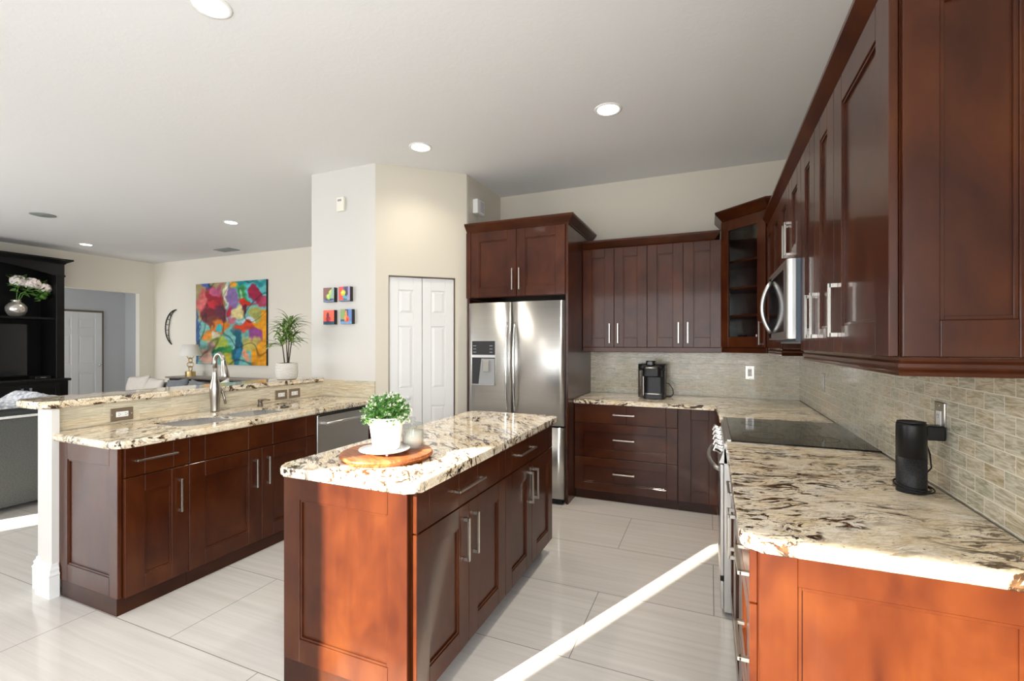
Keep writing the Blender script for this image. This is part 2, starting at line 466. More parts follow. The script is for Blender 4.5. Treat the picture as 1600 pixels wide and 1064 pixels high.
M = dict(
    wood=wood('mahogany_stained_wood', 2), wood_h=wood('mahogany_stained_wood_across', 0),
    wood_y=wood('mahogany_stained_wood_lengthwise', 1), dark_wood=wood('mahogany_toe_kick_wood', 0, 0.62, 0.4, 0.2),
    granite_r=granite('granite_counter_by_wall', R(-14), 1.3), granite_i=granite('granite_island_top', R(48), 8.2),
    granite_p=granite('granite_peninsula_top', R(60), 4.4), granite_b=granite('granite_bar_top', R(70), 12.9),
    tile_r=tile('glass_tile_right_wall', (1, 2), 0.1035, 0.0515, lin(146, 136, 106), lin(226, 219, 200), lin(222, 216, 202)),
    tile_b=tile('glass_tile_back_wall', (0, 2), 0.1035, 0.0515, lin(168, 158, 130), lin(230, 224, 207), lin(220, 214, 200), shift=(0.02, 0)),
    tile_p=tile('glass_tile_bar_wall', (1, 2), 0.40, 0.070, lin(172, 158, 128), lin(228, 219, 197), lin(206, 198, 180), mortar=0.001, streak=(6, 110), shift=(0.1, 0.0)),
    tile_q=tile('glass_tile_pantry_wall', (0, 2), 0.40, 0.070, lin(172, 158, 128), lin(228, 219, 197), lin(206, 198, 180), mortar=0.001, streak=(6, 110)),
    floor=floor_mat(), ceil=ceiling_mat(),
    wall=painted('cream_wall_paint', lin(207, 204, 199)), wall_k=painted('warm_cream_wall_paint', lin(210, 203, 188)),
    wall_l=painted('cream_wall_paint_lightened', lin(229, 223, 210)), wall_hall=painted('grey_hall_paint', lin(196, 198, 199)),  # wall_l: same paint as wall, lightened and warmed to offset dim living room light
    white=painted('white_semi_gloss_paint', lin(226, 226, 225), strength=0.01, rough=0.35),
    steel=steel('brushed_stainless'), steel_h=steel('brushed_stainless_across', 0), steel_y=steel('brushed_stainless_lengthwise', 1),
    nickel=steel('brushed_nickel', 2, (0.60, 0.57, 0.52), 0.30), faucet_metal=steel('dark_brushed_nickel', 2, (0.40, 0.37, 0.33), 0.28), sink_steel=steel('satin_sink_steel', 1, (0.42, 0.41, 0.40), 0.22), chrome=plain('polished_chrome', (0.78, 0.78, 0.78), 0.12, 1.0),
    darkmetal=plain('oil_rubbed_bronze', (0.16, 0.135, 0.11), 0.38, 0.9), taupe=plain('taupe_metal_plate', lin(128, 113, 95), 0.38, 0.35),
    black=plain('black_plastic', (0.007, 0.007, 0.0075), 0.34, Specular_IOR_Level=0.3), gloss_black=plain('glossy_black_plastic', (0.008, 0.008, 0.009), 0.10),
    matte_black=plain('matte_black_mesh', (0.014, 0.014, 0.015), 0.6), charcoal=plain('charcoal_plastic', (0.022, 0.023, 0.026), 0.38, Specular_IOR_Level=0.35),
    cooktop=plain('black_ceramic_glass', (0.010, 0.010, 0.010), 0.045), blue_grey=plain('blue_grey_side_paint', (0.085, 0.11, 0.135), 0.4, 0.3),
    white_plastic=plain('white_plastic', (0.82, 0.82, 0.80), 0.4), ivory=plain('ivory_plastic', (0.80, 0.77, 0.68), 0.45),
    ceramic=plain('white_ceramic', (0.86, 0.86, 0.85), 0.16), glass=glassy('clear_glass'), wax=plain('white_candle_wax', (0.86, 0.83, 0.76), 0.55),
    slate_glass=glassy('cabinet_glass', (0.92, 0.95, 0.94)), tank=glassy('smoked_water_tank', (0.42, 0.40, 0.38), 0.05),
    espresso=plain('black_lacquered_wood', (0.0045, 0.0042, 0.0045), 0.42, Specular_IOR_Level=0.25), lampshade=plain('linen_lampshade', (0.82, 0.80, 0.76), 0.8),
    gold=plain('brushed_gold', (0.62, 0.45, 0.20), 0.3, 1.0), soil=plain('dark_potting_moss', (0.055, 0.048, 0.022), 0.9),
    iron=plain('wrought_iron', (0.035, 0.030, 0.027), 0.5, 0.5), vent=plain('grey_vent_metal', lin(140, 144, 140), 0.5),
    sofa=fabric('charcoal_upholstery', lin(66, 68, 66), lin(84, 86, 84)), piping=fabric('pale_piping', lin(190, 190, 188), lin(214, 214, 210)),
    pillow_w=fabric('oatmeal_pillow_linen', lin(205, 196, 186), lin(224, 217, 208)), pillow_g=fabric('slate_pillow_cotton', lin(92, 97, 103), lin(126, 131, 137)),
    throw=fabric('blue_white_knit', lin(112, 124, 140), lin(222, 222, 222), 34), throw_w=fabric('white_knit', lin(218, 216, 212), lin(236, 234, 230), 60),
    console=fabric('weathered_console_wood', lin(120, 108, 96), lin(158, 146, 132), 30, 0.6),
    art=attr_mat('acrylic_painting', 0.45), edge=plain('black_canvas_edge', (0.02, 0.018, 0.02), 0.7),
    foliage=leafy('boxwood_leaf', lin(38, 88, 34), lin(84, 140, 58), lin(150, 186, 104), 90), blossom=plain('cream_blossom', (0.80, 0.80, 0.68), 0.6),
    palm=leafy('variegated_palm_leaf', lin(52, 92, 34), lin(104, 138, 64), lin(210, 214, 156), 46), stem=plain('brown_cane_stem', (0.085, 0.065, 0.045), 0.7),
    hyd=leafy('hydrangea_petals', lin(226, 214, 208), lin(240, 232, 226), lin(214, 188, 186), 30, 0.7), hleaf=leafy('hydrangea_leaf', lin(40, 84, 38), lin(84, 128, 54), lin(140, 166, 80), 20),
    vase=plain('hammered_silver_glass', (0.66, 0.62, 0.56), 0.22, 0.75), screen=plain('dark_screen', (0.006, 0.006, 0.008), 0.12),
    lamp_lens=emit('downlight_lens', (1.0, 0.93, 0.82), 9.0), grey=plain('mid_grey_plastic', lin(150, 150, 150), 0.5),
)
def olive_board():
    t = NT('acacia_board_wood')
    v = t.mapping((1, 1, 1), (0, 0, R(25)))
    nz = t.noise(t.mapping((2.5, 16, 4), src=v), 2.2, 5, 0.6, 1.6)
    t.color(t.ramp(nz, [(0.32, lin(104, 52, 26)), (0.5, lin(150, 84, 44)), (0.68, lin(186, 116, 66))]))
    t.set(Roughness=0.36); t.bump(nz, 0.05, 0.002)
    return t.m
M['board'] = olive_board()
def brushed_door():
    t = NT('brushed_door_steel')
    nz = t.noise(t.mapping((1.5, 1.5, 160)), 1.0, 3, 0.6)
    t.color(t.ramp(nz, [(0.3, (0.60, 0.59, 0.57)), (0.7, (0.66, 0.65, 0.63))]))
    tg = t.n('ShaderNodeCombineXYZ'); tg.inputs[2].default_value = 1.0
    t.l(tg.outputs[0], t.p.inputs['Tangent'])
    t.set(Metallic=1.0, Roughness=0.30, Anisotropic=0.85)
    return t.m
M['door_steel'] = brushed_door()
def thin_glass(name, tint, gloss=0.02):
    t = NT(name)
    tr = t.n('ShaderNodeBsdfTransparent'); tr.inputs[0].default_value = (*tint, 1)
    gl = t.n('ShaderNodeBsdfGlossy'); gl.inputs['Roughness'].default_value = gloss
    lw = t.n('ShaderNodeLayerWeight'); lw.inputs[0].default_value = 0.5
    fr = t.n('ShaderNodeMath', operation='MULTIPLY_ADD'); fr.inputs[1].default_value = 0.55; fr.inputs[2].default_value = 0.035
    t.l(t.math('POWER', lw.outputs['Facing'], 4.0), fr.inputs[0])
    mx = t.n('ShaderNodeMixShader')
    t.l(fr.outputs[0], mx.inputs[0]); t.l(tr.outputs[0], mx.inputs[1]); t.l(gl.outputs[0], mx.inputs[2])
    out = [n for n in t.t.nodes if n.type == 'OUTPUT_MATERIAL'][0]
    t.l(mx.outputs[0], out.inputs[0])
    return t.m
M['glass'] = thin_glass('clear_jar_glass', (0.93, 0.94, 0.93))
M['slate_glass'] = thin_glass('cabinet_door_glass', (0.90, 0.93, 0.93))
M['tank'] = thin_glass('smoked_tank_plastic', (0.50, 0.47, 0.44), 0.06)
def ribbed_pot():
    t = NT('ribbed_white_stoneware'); t.color(lin(232, 229, 222))
    w = t.n('ShaderNodeTexWave', wave_type='BANDS', bands_direction='Z'); w.inputs['Scale'].default_value = 26; w.inputs['Distortion'].default_value = 1.2
    t.l(t.tc.outputs['Object'], w.inputs['Vector']); t.bump(w.outputs['Fac'], 0.9, 0.006); t.set(Roughness=0.7)
    return t.m
M['ribbed'] = ribbed_pot()
def perforated():
    t = NT('perforated_black_grille'); 
    vo = t.n('ShaderNodeTexVoronoi', feature='F1'); vo.inputs['Scale'].default_value = 240
    t.l(t.tc.outputs['Object'], vo.inputs['Vector'])
    t.color(t.ramp(vo.outputs['Distance'], [(0.30, (0.003, 0.003, 0.003)), (0.42, (0.022, 0.022, 0.023))])); t.set(Roughness=0.45, Specular_IOR_Level=0.25)
    return t.m
M['perf'] = perforated()

# ------------------------------------------------------------------ room shell
WX = 0.757                   # right wall face
YB = 4.895                   # kitchen back wall face
PA, PB = Vector((-2.863, 3.505)), Vector((-2.217, 4.09))     # pantry diagonal
PX0 = -3.65                  # pantry left corner
LX, LY = -10.75, 6.10        # living room far corner
struct('floor', MB().box(-12.4, 0.9, YW - 0.12, 6.5, -0.1, 0.0), M['floor'])
struct('ceiling', MB().box(-12.4, 0.9, YW - 0.12, 6.5, CEIL, CEIL + 0.1), M['ceil'])
# right wall with an opening added for side light beside the camera (outside the picture)
mb = MB()
mb.box(WX, WX + 0.12, -0.15, YB + 0.1, 0, CEIL).box(WX, WX + 0.12, YW - 0.12, -1.65, 0, CEIL)
mb.box(WX, WX + 0.12, -1.65, -0.15, 0, 0.70).box(WX, WX + 0.12, -1.65, -0.15, 2.20, CEIL)
struct('wall_right', mb, M['wall_k'])
struct('wall_back', MB().box(-2.30, WX, YB, YB + 0.1, 0, CEIL), M['wall_k'])
struct('wall_pantry_side', MB().box(-2.317, -2.217, 4.115, YB, 0, CEIL), M['wall_k'])
struct('wall_pantry_front', MB().box(PX0, PA.x, PA.y, PA.y + 0.1, 0, CEIL).box(PX0, PX0 + 0.1, PA.y + 0.1, LY, 0, CEIL), M['wall'])
dv = (PB - PA); DL = dv.length; DA = math.atan2(dv.y, dv.x)
DX0, DX1, DZ = 0.118, 0.755, 2.075
MD = Matrix.Translation((PA.x, PA.y, 0)) @ Matrix.Rotation(DA, 4, 'Z')
mb = MB()
mb.box(0, DX0, 0, 0.1, 0, CEIL, M=MD).box(DX1, DL, 0, 0.1, 0, CEIL, M=MD).box(DX0, DX1, 0, 0.1, DZ, CEIL, M=MD)
struct('wall_pantry_diagonal', mb, M['wall_k'])
struct('wall_living_back', MB().box(LX - 0.1, PX0, LY, LY + 0.1, 0, CEIL), M['wall_l'])
HY0, HY1, HZ = 3.90, 5.83, 2.455
mb = MB().box(LX - 0.12, LX, YW, HY0, 0, CEIL).box(LX - 0.12, LX, HY1, LY, 0, CEIL).box(LX - 0.12, LX, HY0, HY1, HZ, CEIL)
struct('wall_living_left', mb, M['wall_l'])
mb = MB().box(-12.35, -12.25, 3.5, 6.5, 0, CEIL).box(-12.25, LX - 0.12, 6.36, 6.46, 0, CEIL).box(-12.25, LX - 0.12, 3.5, 3.6, 0, CEIL)
struct('wall_hall', mb, M['wall_hall'])
# unseen wall behind the camera, its openings cut to shape the sun beams
mb = MB()
xs = sorted(OPEN)
cur = -12.4
for (a, b, z0, z1) in xs:
    mb.box(cur, a, YW - 0.1, YW, 0, CEIL); mb.box(a, b, YW - 0.1, YW, z1, CEIL); mb.box(a, b, YW - 0.1, YW, 0, z0)
    cur = b
mb.box(cur, 0.9, YW - 0.1, YW, 0, CEIL)
struct('wall_front', mb, M['wall'])
struct('wall_bar', MB().box(-3.63, -3.512, 1.44, PA.y, 0, 1.055).box(-3.53, -3.412, 1.412, 1.447, 0, 1.055), M['wall'], label='white half wall that carries the raised bar')
struct('trim_1', MB().box(-3.512, -3.50, 1.447, PA.y - 0.012, 0.922, 1.055), M['tile_p'])
struct('trim_2', MB().box(-3.50, PA.x, PA.y - 0.012, PA.y, 0.922, 1.079), M['tile_q'])
struct('trim_3', MB().box(WX - 0.012, WX, 1.0, YB - 0.012, 0.922, 1.42), M['tile_r'])
struct('trim_4', MB().box(-1.16, WX - 0.012, YB - 0.012, YB, 0.922, 1.42), M['tile_b'])
# post base block
base_prof = [(0, 0), (0.018, 0), (0.018, 0.120), (0.021, 0.128), (0.013, 0.142), (0.015, 0.158), (0.007, 0.170), (0.005, 0.184), (0, 0.187)]
struct('baseboard_bar', MB().sweep([(-3.63, 2.6), (-3.63, 1.44), (-3.53, 1.44), (-3.53, 1.412), (-3.412, 1.412), (-3.412, 1.440)], base_prof, side=1), M['white'])
struct('baseboard_living', MB().box(LX, PX0, LY - 0.015, LY, 0, 0.12, 0.003), M['white'])
def bifold():
    root = bpy.data.objects.new('door_1', None); COL.objects.link(root)
    root['kind'] = 'structure'; root['label'] = 'white folding pantry door with raised panels'
    root.matrix_world = MD
    mid = (DX0 + DX1) / 2
    for i, (a, b) in enumerate(((DX0 + 0.008, mid - 0.002), (mid + 0.002, DX1 - 0.010))):
        mb = MB()
        y0, y1 = 0.025, 0.055
        st = 0.085
        rails = [(0.03, 0.20), (0.83, 1.00), (1.60, 1.72), (DZ - 0.13, DZ - 0.012)]
        mb.box(a, a + st, y0, y1, 0.015, DZ - 0.012, 0.002).box(b - st, b, y0, y1, 0.015, DZ - 0.012, 0.002)
        for z0, z1 in rails: mb.box(a + st, b - st, y0, y1, z0 if z0 > 0.1 else 0.015, z1)
        for (z0, z1) in ((0.20, 0.83), (1.00, 1.60), (1.72, DZ - 0.13)):
            mb.box(a + st, b - st, y0 + 0.010, y1 - 0.005, z0, z1)
            # raised field with sloping shoulders
            bm = mb.bm
            x0, x1 = a + st + 0.004, b - st - 0.004
            o = [bm.verts.new(p) for p in ((x0, y0 + 0.0098, z0 + 0.004), (x1, y0 + 0.0098, z0 + 0.004), (x1, y0 + 0.0098, z1 - 0.004), (x0, y0 + 0.0098, z1 - 0.004))]
            k = 0.028
            n_ = [bm.verts.new(p) for p in ((x0 + k, y0 + 0.002, z0 + k), (x1 - k, y0 + 0.002, z0 + k), (x1 - k, y0 + 0.002, z1 - k), (x0 + k, y0 + 0.002, z1 - k))]
            for q in range(4): bm.faces.new((o[q], o[(q + 1) % 4], n_[(q + 1) % 4], n_[q]))
            bm.faces.new(n_)
        lf = mb.build('door_panel', M['white'], root)
        if i == 0:
            Mk = Matrix.Translation(((a + b) / 2 + 0.02, y0, 0.915)) @ Matrix.Rotation(R(90), 4, 'X')
            MB().lathe([(0.008, 0), (0.008, 0.018), (0.018, 0.022), (0.020, 0.030), (0.015, 0.038), (0, 0.040)], 20, M=Mk).build('knob', M['white'], lf)
    MB().box(DX0, DX1, 0.06, 0.064, 0, DZ).build('dark_backing', M['edge'], root)
    fr = MB().box(DX0 + 0.001, DX0 + 0.006, 0.004, 0.06, 0, DZ).box(DX1 - 0.007, DX1 - 0.001, 0.004, 0.06, 0, DZ).box(DX0, DX1, 0.004, 0.06, DZ - 0.008, DZ - 0.001)
    fr.build('shadow_line_frame', M['taupe'], root)  # brown strips stand in for the thin shadow line around the door
bifold()
def hall_door():
    root = bpy.data.objects.new('door_2', None); COL.objects.link(root)
    root['kind'] = 'structure'; root['label'] = 'grey white panel door in the hall'
    root.location = (-12.25, 0, 0)
    y0, y1, h = 4.95, 5.90, 2.10
    MB().box(0, 0.012, y0 - 0.05, y1 + 0.045, 0, h + 0.045).build('frame', M['taupe'], root)
    mb = MB(); st = 0.12
    mb.box(0.012, 0.040, y0, y0 + st, 0.01, h, 0.002).box(0.012, 0.040, y1 - st, y1, 0.01, h, 0.002).box(0.012, 0.040, (y0 + y1) / 2 - st / 2, (y0 + y1) / 2 + st / 2, 0.01, h, 0.002)
    for z0, z1 in ((0.01, 0.22), (0.83, 1.0), (1.62, 1.74), (h - 0.13, h)): mb.box(0.012, 0.039, y0 + st, y1 - st, z0, z1)
    mb.box(0.012, 0.030, y0 + 0.1, y1 - 0.1, 0.1, h - 0.05)
    for ya, yb in ((y0 + st, (y0 + y1) / 2 - st / 2), ((y0 + y1) / 2 + st / 2, y1 - st)):
        for z0, z1 in ((0.22, 0.83), (1.0, 1.62), (1.74, h - 0.13)): mb.box(0.03, 0.037, ya + 0.03, yb - 0.03, z0 + 0.03, z1 - 0.03, 0.006)
    d = mb.build('door_leaf', M['white'], root)
    MB().ball((0.085, y1 - 0.06, 0.97), 0.028).tube([(0.04, y1 - 0.06, 0.97), (0.08, y1 - 0.06, 0.97)], 0.012).build('knob', M['chrome'], d)
hall_door()

# ------------------------------------------------------------------ cabinet parts (local frame: x along the run, front faces -y, z up)
def U(x, z, y=0.0):      # (u, v, n) -> local, n = outward
    return Matrix(((1, 0, 0, x), (0, 0, -1, y), (0, 1, 0, z), (0, 0, 0, 1)))
def shaker(w, h, Mx, st=0.088, rail=0.088, th=0.02, st2=None, hgrain=False):
    """framed front: stiles, rails, stepped bead, recessed panel"""
    st2 = st if st2 is None else st2
    mb = MB(); b = 0.0020
    mb.box(0, st, 0, h, -th, 0, b, Mx).box(w - st2, w, 0, h, -th, 0, b, Mx)
    mb.box(st, w - st2, 0, rail, -th, 0, b, Mx).box(st, w - st2, h - rail, h, -th, 0, b, Mx)
    k = 0.009
    x0, x1, y0, y1 = st, w - st2, rail, h - rail
    for (a, c, d, e) in ((x0, x0 + k, y0, y1), (x1 - k, x1, y0, y1), (x0 + k, x1 - k, y0, y0 + k), (x0 + k, x1 - k, y1 - k, y1)):
        mb.box(a, c, d, e, -th, -0.0045, 0.0008, Mx)
    mb.box(x0 + k, x1 - k, y0 + k, y1 - k, -th, -0.0115, 0, Mx)
    return mb
def slab_front(w, h, Mx, cuts, th=0.02):
    """flat front with fine vertical joints at the cuts"""
    mb = MB(); xs = [0] + list(cuts) + [w]
    for a, b in zip(xs, xs[1:]): mb.box(a, b, 0, h, -th, 0, 0.0020, Mx)
    return mb
def handle_mesh(length, vertical, x, z, y=0.0, s=0.010, proj=0.030):
    """square bar pull centred at x, z on a front whose face is at y"""
    mb = MB(); L = length / 2
    if vertical:
        mb.box(x - s / 2, x + s / 2, y - proj, y - proj + s, z - L, z + L, 0.0008)
        for q in (-1, 1):
            zc = z + q * (L - s * 0.75)
            mb.box(x - s / 2, x + s / 2, y - proj + s * 0.5, y, zc - s * 0.75, zc + s * 0.75, 0.0006)
    else:
        mb.box(x - L, x + L, y - proj, y - proj + s, z - s / 2, z + s / 2, 0.0008)
        for q in (-1, 1):
            xc = x + q * (L - s * 0.75)
            mb.box(xc - s * 0.75, xc + s * 0.75, y - proj + s * 0.5, y, z - s / 2, z + s / 2, 0.0006)
    return mb
def add_door(root, x0, x1, z0, z1, hx=None, hz=None, hl=0.19, st=0.088, st2=None, rail=0.088, g=0.0015):
    d = shaker(x1 - x0 - 2 * g, z1 - z0, U(x0 + g, z0), st=st, st2=st2, rail=rail).build('door', M['wood'], root)
    if hx is not None: handle_mesh(hl, True, hx, hz).build('handle', M['nickel'], d)
    return d
def add_drawer(root, x0, x1, z0, z1, cuts=None, hx=None, hz=None, hl=0.19, rail=0.075, st=0.088, g=0.0015):
    w = x1 - x0 - 2 * g
    if cuts is None: mb = shaker(w, z1 - z0, U(x0 + g, z0), st=st, rail=rail)
    else: mb = slab_front(w, z1 - z0, U(x0 + g, z0), [c - x0 - g for c in cuts])
    d = mb.build('drawer', M['wood_h'], root)
    if hx is not None: handle_mesh(hl, False, hx, (z0 + z1) / 2 if hz is None else hz).build('handle', M['nickel'], d)
    return d
ZB, ZT = 0.088, 0.880
DRZ = (0.722, 0.876)
DOZ = (0.088, 0.717)
def carcass(root, w, depth, toe=0.055, x0=0.0, toe_x0=None, zt=ZT):
    MB().box(x0 + 0.001, w - 0.001, 0.0205, depth, ZB + 0.002, zt).build('carcass', M['wood'], root)
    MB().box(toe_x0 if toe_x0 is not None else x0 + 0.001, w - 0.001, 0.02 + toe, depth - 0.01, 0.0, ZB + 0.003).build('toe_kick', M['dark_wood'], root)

# ---- island: two units back to back along y, doors facing +x
IX = -1.0
def island():
    y0, y1, y2 = 1.455, 2.275, 3.075
    dep = 0.60
    t = thing('base_cabinet', 'near half of the island, mahogany, with a sunlit framed end panel', 'cabinet', (IX, y0, 0), R(90), 'kitchen island cabinets')
    w = y1 - y0
    carcass(t, w, dep, 0.06, 0.0)
    add_drawer(t, 0, w, *DRZ, cuts=[0.088, 0.318, 0.494, 0.732], hx=0.405, hz=0.80, hl=0.25)
    add_door(t, 0, w / 2, *DOZ, hx=w / 2 - 0.045, hz=0.567)
    add_door(t, w / 2, w, *DOZ, hx=w / 2 + 0.045, hz=0.567)
    # end panel on the side that faces the camera
    Mp = Matrix(((0, 0, -1, 0.0), (1, 0, 0, 0.0), (0, 1, 0, 0), (0, 0, 0, 1)))
    # local: u along +y (depth), v up, n towards -x
    pw = 0.622
    mbp = shaker(pw, ZT - 0.115, Matrix(((0, 0, -1, -0.022), (-1, 0, 0, 0.026 + pw), (0, 1, 0, 0.115), (0, 0, 0, 1))), st=0.088, rail=0.095, th=0.022)
    mbp.build('end_panel', M['wood'], t)
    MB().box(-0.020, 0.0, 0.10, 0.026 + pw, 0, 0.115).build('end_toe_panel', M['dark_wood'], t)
    # back skin
    t2 = thing('base_cabinet', 'far half of the island, mahogany doors nearest the steel refrigerator', 'cabinet', (IX, y1, 0), R(90), 'kitchen island cabinets')
    w = y2 - y1
    carcass(t2, w, dep, 0.06)
    add_drawer(t2, 0, w, *DRZ, cuts=[0.088, 0.325, 0.475, 0.71], hx=0.29, hz=0.80, hl=0.25)
    add_door(t2, 0, w / 2, *DOZ, hx=w / 2 - 0.045, hz=0.567)
    add_door(t2, w / 2, w, *DOZ, hx=w / 2 + 0.045, hz=0.567)
    top = MB().prism(rounded(-1.672, -0.978, 1.412, 3.165, 0.045, 8), 0.880, 0.921, 0.011, 3).build('worktop', M['granite_i'])
    tag(top, 'cream granite slab with rounded corners on top of the island', 'worktop')
island()

# ---- peninsula
PXF = -2.83
def peninsula():
    yA, yB, yC, yD, yE = 1.467, 1.797, 2.765, 3.375, 3.49
    dep = 0.57
    t = thing('base_cabinet', 'mahogany cabinet at the open end of the peninsula, one drawer over one door', 'cabinet', (PXF, yA, 0), R(90), 'peninsula base cabinets')
    w = yB - yA
    carcass(t, w, dep, 0.008, 0.0, toe_x0=-0.022)
    add_drawer(t, 0, w, *DRZ, cuts=[0.095, w - 0.088], hx=0.150, hz=0.805, hl=0.21)
    add_door(t, 0, w, *DOZ, hx=w - 0.055, hz=0.555, st=0.095)
    pw = 0.565
    shaker(pw, ZT - 0.09, Matrix(((0, 0, -1, -0.022), (-1, 0, 0, 0.022 + pw), (0, 1, 0, 0.09), (0, 0, 0, 1))), st=0.088, rail=0.10, th=0.021, st2=0.075).build('end_panel', M['wood'], t)
    t = thing('base_cabinet', 'wide mahogany sink cabinet in the peninsula, with a pair of doors below the basin', 'cabinet', (PXF, yB, 0), R(90), 'peninsula base cabinets')
    w = yC - yB
    MB().box(0.001, w - 0.001, 0.0205, dep, ZB + 0.002, 0.66).box(0.001, 0.02, 0.0205, dep, 0.66, ZT).box(w - 0.02, w - 0.001, 0.0205, dep, 0.66, ZT).box(0.02, w - 0.02, 0.0205, 0.04, 0.66, ZT).build('carcass', M['wood'], t)
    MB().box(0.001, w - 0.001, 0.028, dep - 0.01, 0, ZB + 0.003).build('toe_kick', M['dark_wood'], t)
    add_drawer(t, 0, w, *DRZ, cuts=[0.095, 0.385, 0.572, w - 0.10])
    add_door(t, 0, w / 2, *DOZ, hx=w / 2 - 0.050, hz=0.555, st=0.095)
    add_door(t, w / 2, w, *DOZ, hx=w / 2 + 0.045, hz=0.555, st=0.095)
    # dishwasher
    t = thing('dishwasher', 'stainless steel dishwasher under the far end of the peninsula counter', 'dishwasher', (PXF, yC + 0.003, 0), R(90))
    w = yD - yC - 0.006
    MB().box(0, w, 0.03, dep, 0.09, 0.875).build('body', M['black'], t)
    d = MB().box(0.004, w - 0.004, -0.004, 0.03, 0.11, 0.868, 0.004, None, 2).build('door', M['steel_y'], t)
    MB().tube([(0.05, -0.045, 0.80), (w - 0.05, -0.045, 0.80)], 0.011, 12).box(0.06, 0.08, -0.045, 0, 0.79, 0.81, 0.002).box(w - 0.08, w - 0.06, -0.045, 0, 0.79, 0.81, 0.002).build('handle', M['steel_y'], d)
    MB().box(0.02, w - 0.02, -0.0045, 0.0, 0.855, 0.866).build('control_strip', M['gloss_black'], d)
    MB().box(0.004, w - 0.004, 0.05, 0.07, 0.0, 0.10).build('kick_plate', M['black'], t)
    t = thing('filler_panel', 'narrow mahogany filler between the dishwasher and pantry wall', 'panel', (PXF, yD, 0), R(90))
    MB().box(0.001, yE - yD, 0.0, dep, 0.0, ZT).build('board', M['wood'], t)
    # worktop with the sink cut out
    mb = MB().prism(rounded(-3.498, -2.812, 1.418, 3.491, 0.045, 8, (0, 1, 0, 0)), 0.880, 0.921, 0.011, 3)
    top = mb.build('worktop', M['granite_p'])
    cut = MB()
    cut.prism(rounded(-3.315, -2.945, 1.845, 2.225, 0.09, 6), 0.85, 0.95)
    cut.prism(rounded(-3.300, -2.955, 2.250, 2.650, 0.09, 6), 0.85, 0.95)
    co = cut.build('cutter', None)
    md = top.modifiers.new('b', 'BOOLEAN'); md.object = co; md.operation = 'DIFFERENCE'; md.solver = 'EXACT'
    dg = bpy.context.evaluated_depsgraph_get(); dg.update()
    me = bpy.data.meshes.new_from_object(top.evaluated_get(dg))
    top.modifiers.clear(); top.data = me
    bpy.data.objects.remove(co)
    tag(top, 'cream granite counter around the double sink', 'worktop')
    bar = MB().prism(rounded(-3.83, -3.485, 1.395, PA.y - 0.001, 0.05, 8, (1.6, 1, 0, 0)), 1.0555, 1.098, 0.012, 3).build('bar_top', M['granite_b'])
    tag(bar, 'raised granite bar ledge along the half wall above the sink', 'bar top')
    # sink
    t = thing('kitchen_sink', 'double bowl stainless sink sunk into the peninsula counter', 'sink', (-3.13, 2.25, 0.70))
    for (x0, x1, y0, y1) in ((-0.187, 0.187, -0.407, -0.023), (-0.172, 0.177, -0.002, 0.402)):
        mb = MB(); bm = mb.bm
        o = rounded(x0 - 0.012, x1 + 0.012, y0 - 0.008, y1 + 0.008, 0.095, 6)
        i0 = rounded(x0 + 0.004, x1 - 0.004, y0 + 0.004, y1 - 0.004, 0.084, 6); i1 = rounded(x0 + 0.006, x1 - 0.006, y0 + 0.006, y1 - 0.006, 0.083, 6); i2 = rounded(x0 + 0.012, x1 - 0.012, y0 + 0.012, y1 - 0.012, 0.075, 6)
        rings = [[bm.verts.new((x, y, z)) for x, y in ol] for ol, z in ((o, 0.178), (i0, 0.178), (i0, 0.206), (i1, 0.206), (i2, 0.02), ([( (x) * 0.80 + 0.2 * (x0 + x1) / 2, y * 0.8 + 0.2 * (y0 + y1) / 2) for x, y in i2], 0.002))]
        for a, b in zip(rings, rings[1:]):
            for q in range(len(a)):
                j = (q + 1) % len(a); f = bm.faces.new((a[q], a[j], b[j], b[q])); f.smooth = True
        bm.faces.new(rings[-1])
        bowl = mb.build('bowl', M['sink_steel'], t)
        Mdr = Matrix.Translation(((x0 + x1) / 2, (y0 + y1) / 2, 0.003))
        MB().lathe([(0.045, 0), (0.045, 0.004), (0.03, 0.003), (0.028, -0.001), (0, -0.001)], 24, M=Mdr).build('drain', M['chrome'], bowl)
peninsula()
def faucet():
    t = thing('kitchen_faucet', 'tall gooseneck pull-down faucet in brushed nickel behind the sink', 'faucet', (-3.415, 2.358, 0.921))
    MB().lathe([(0.030, 0), (0.030, 0.010), (0.029, 0.05), (0.034, 0.11), (0.037, 0.155), (0.034, 0.20), (0.022, 0.25), (0.017, 0.29), (0.016, 0.33)], 28).build('body', M['faucet_metal'], t)
    pts = [(0, 0, 0.32), (0, 0, 0.37)]
    rr = 0.046
    for i in range(0, 15):
        a = R(180 - i * 12.35)
        pts.append((rr + rr * math.cos(a), -0.0, 0.375 + rr * 1.25 * math.sin(a)))
    MB().tube(pts, 0.0155, 16).build('spout', M['faucet_metal'], t)
    e = Vector(pts[-1]); dr = (Vector(pts[-1]) - Vector(pts[-2])).normalized()
    ps = [e + dr * s for s in (-0.005, 0.0, 0.005, 0.05, 0.10, 0.125, 0.13)]
    MB().tube(ps, [0.018, 0.018, 0.0165, 0.021, 0.027, 0.028, 0.024], 18).build('spray_head', M['faucet_metal'], t)
    MB().tube([(0.0, 0.028, 0.155), (0.0, 0.048, 0.158)], 0.014, 14).tube([(0.0, 0.048, 0.158), (0.004, 0.058, 0.14), (0.012, 0.066, 0.09), (0.016, 0.07, 0.05)], [0.010, 0.010, 0.008, 0.009], 10).build('lever', M['faucet_metal'], t)
faucet()
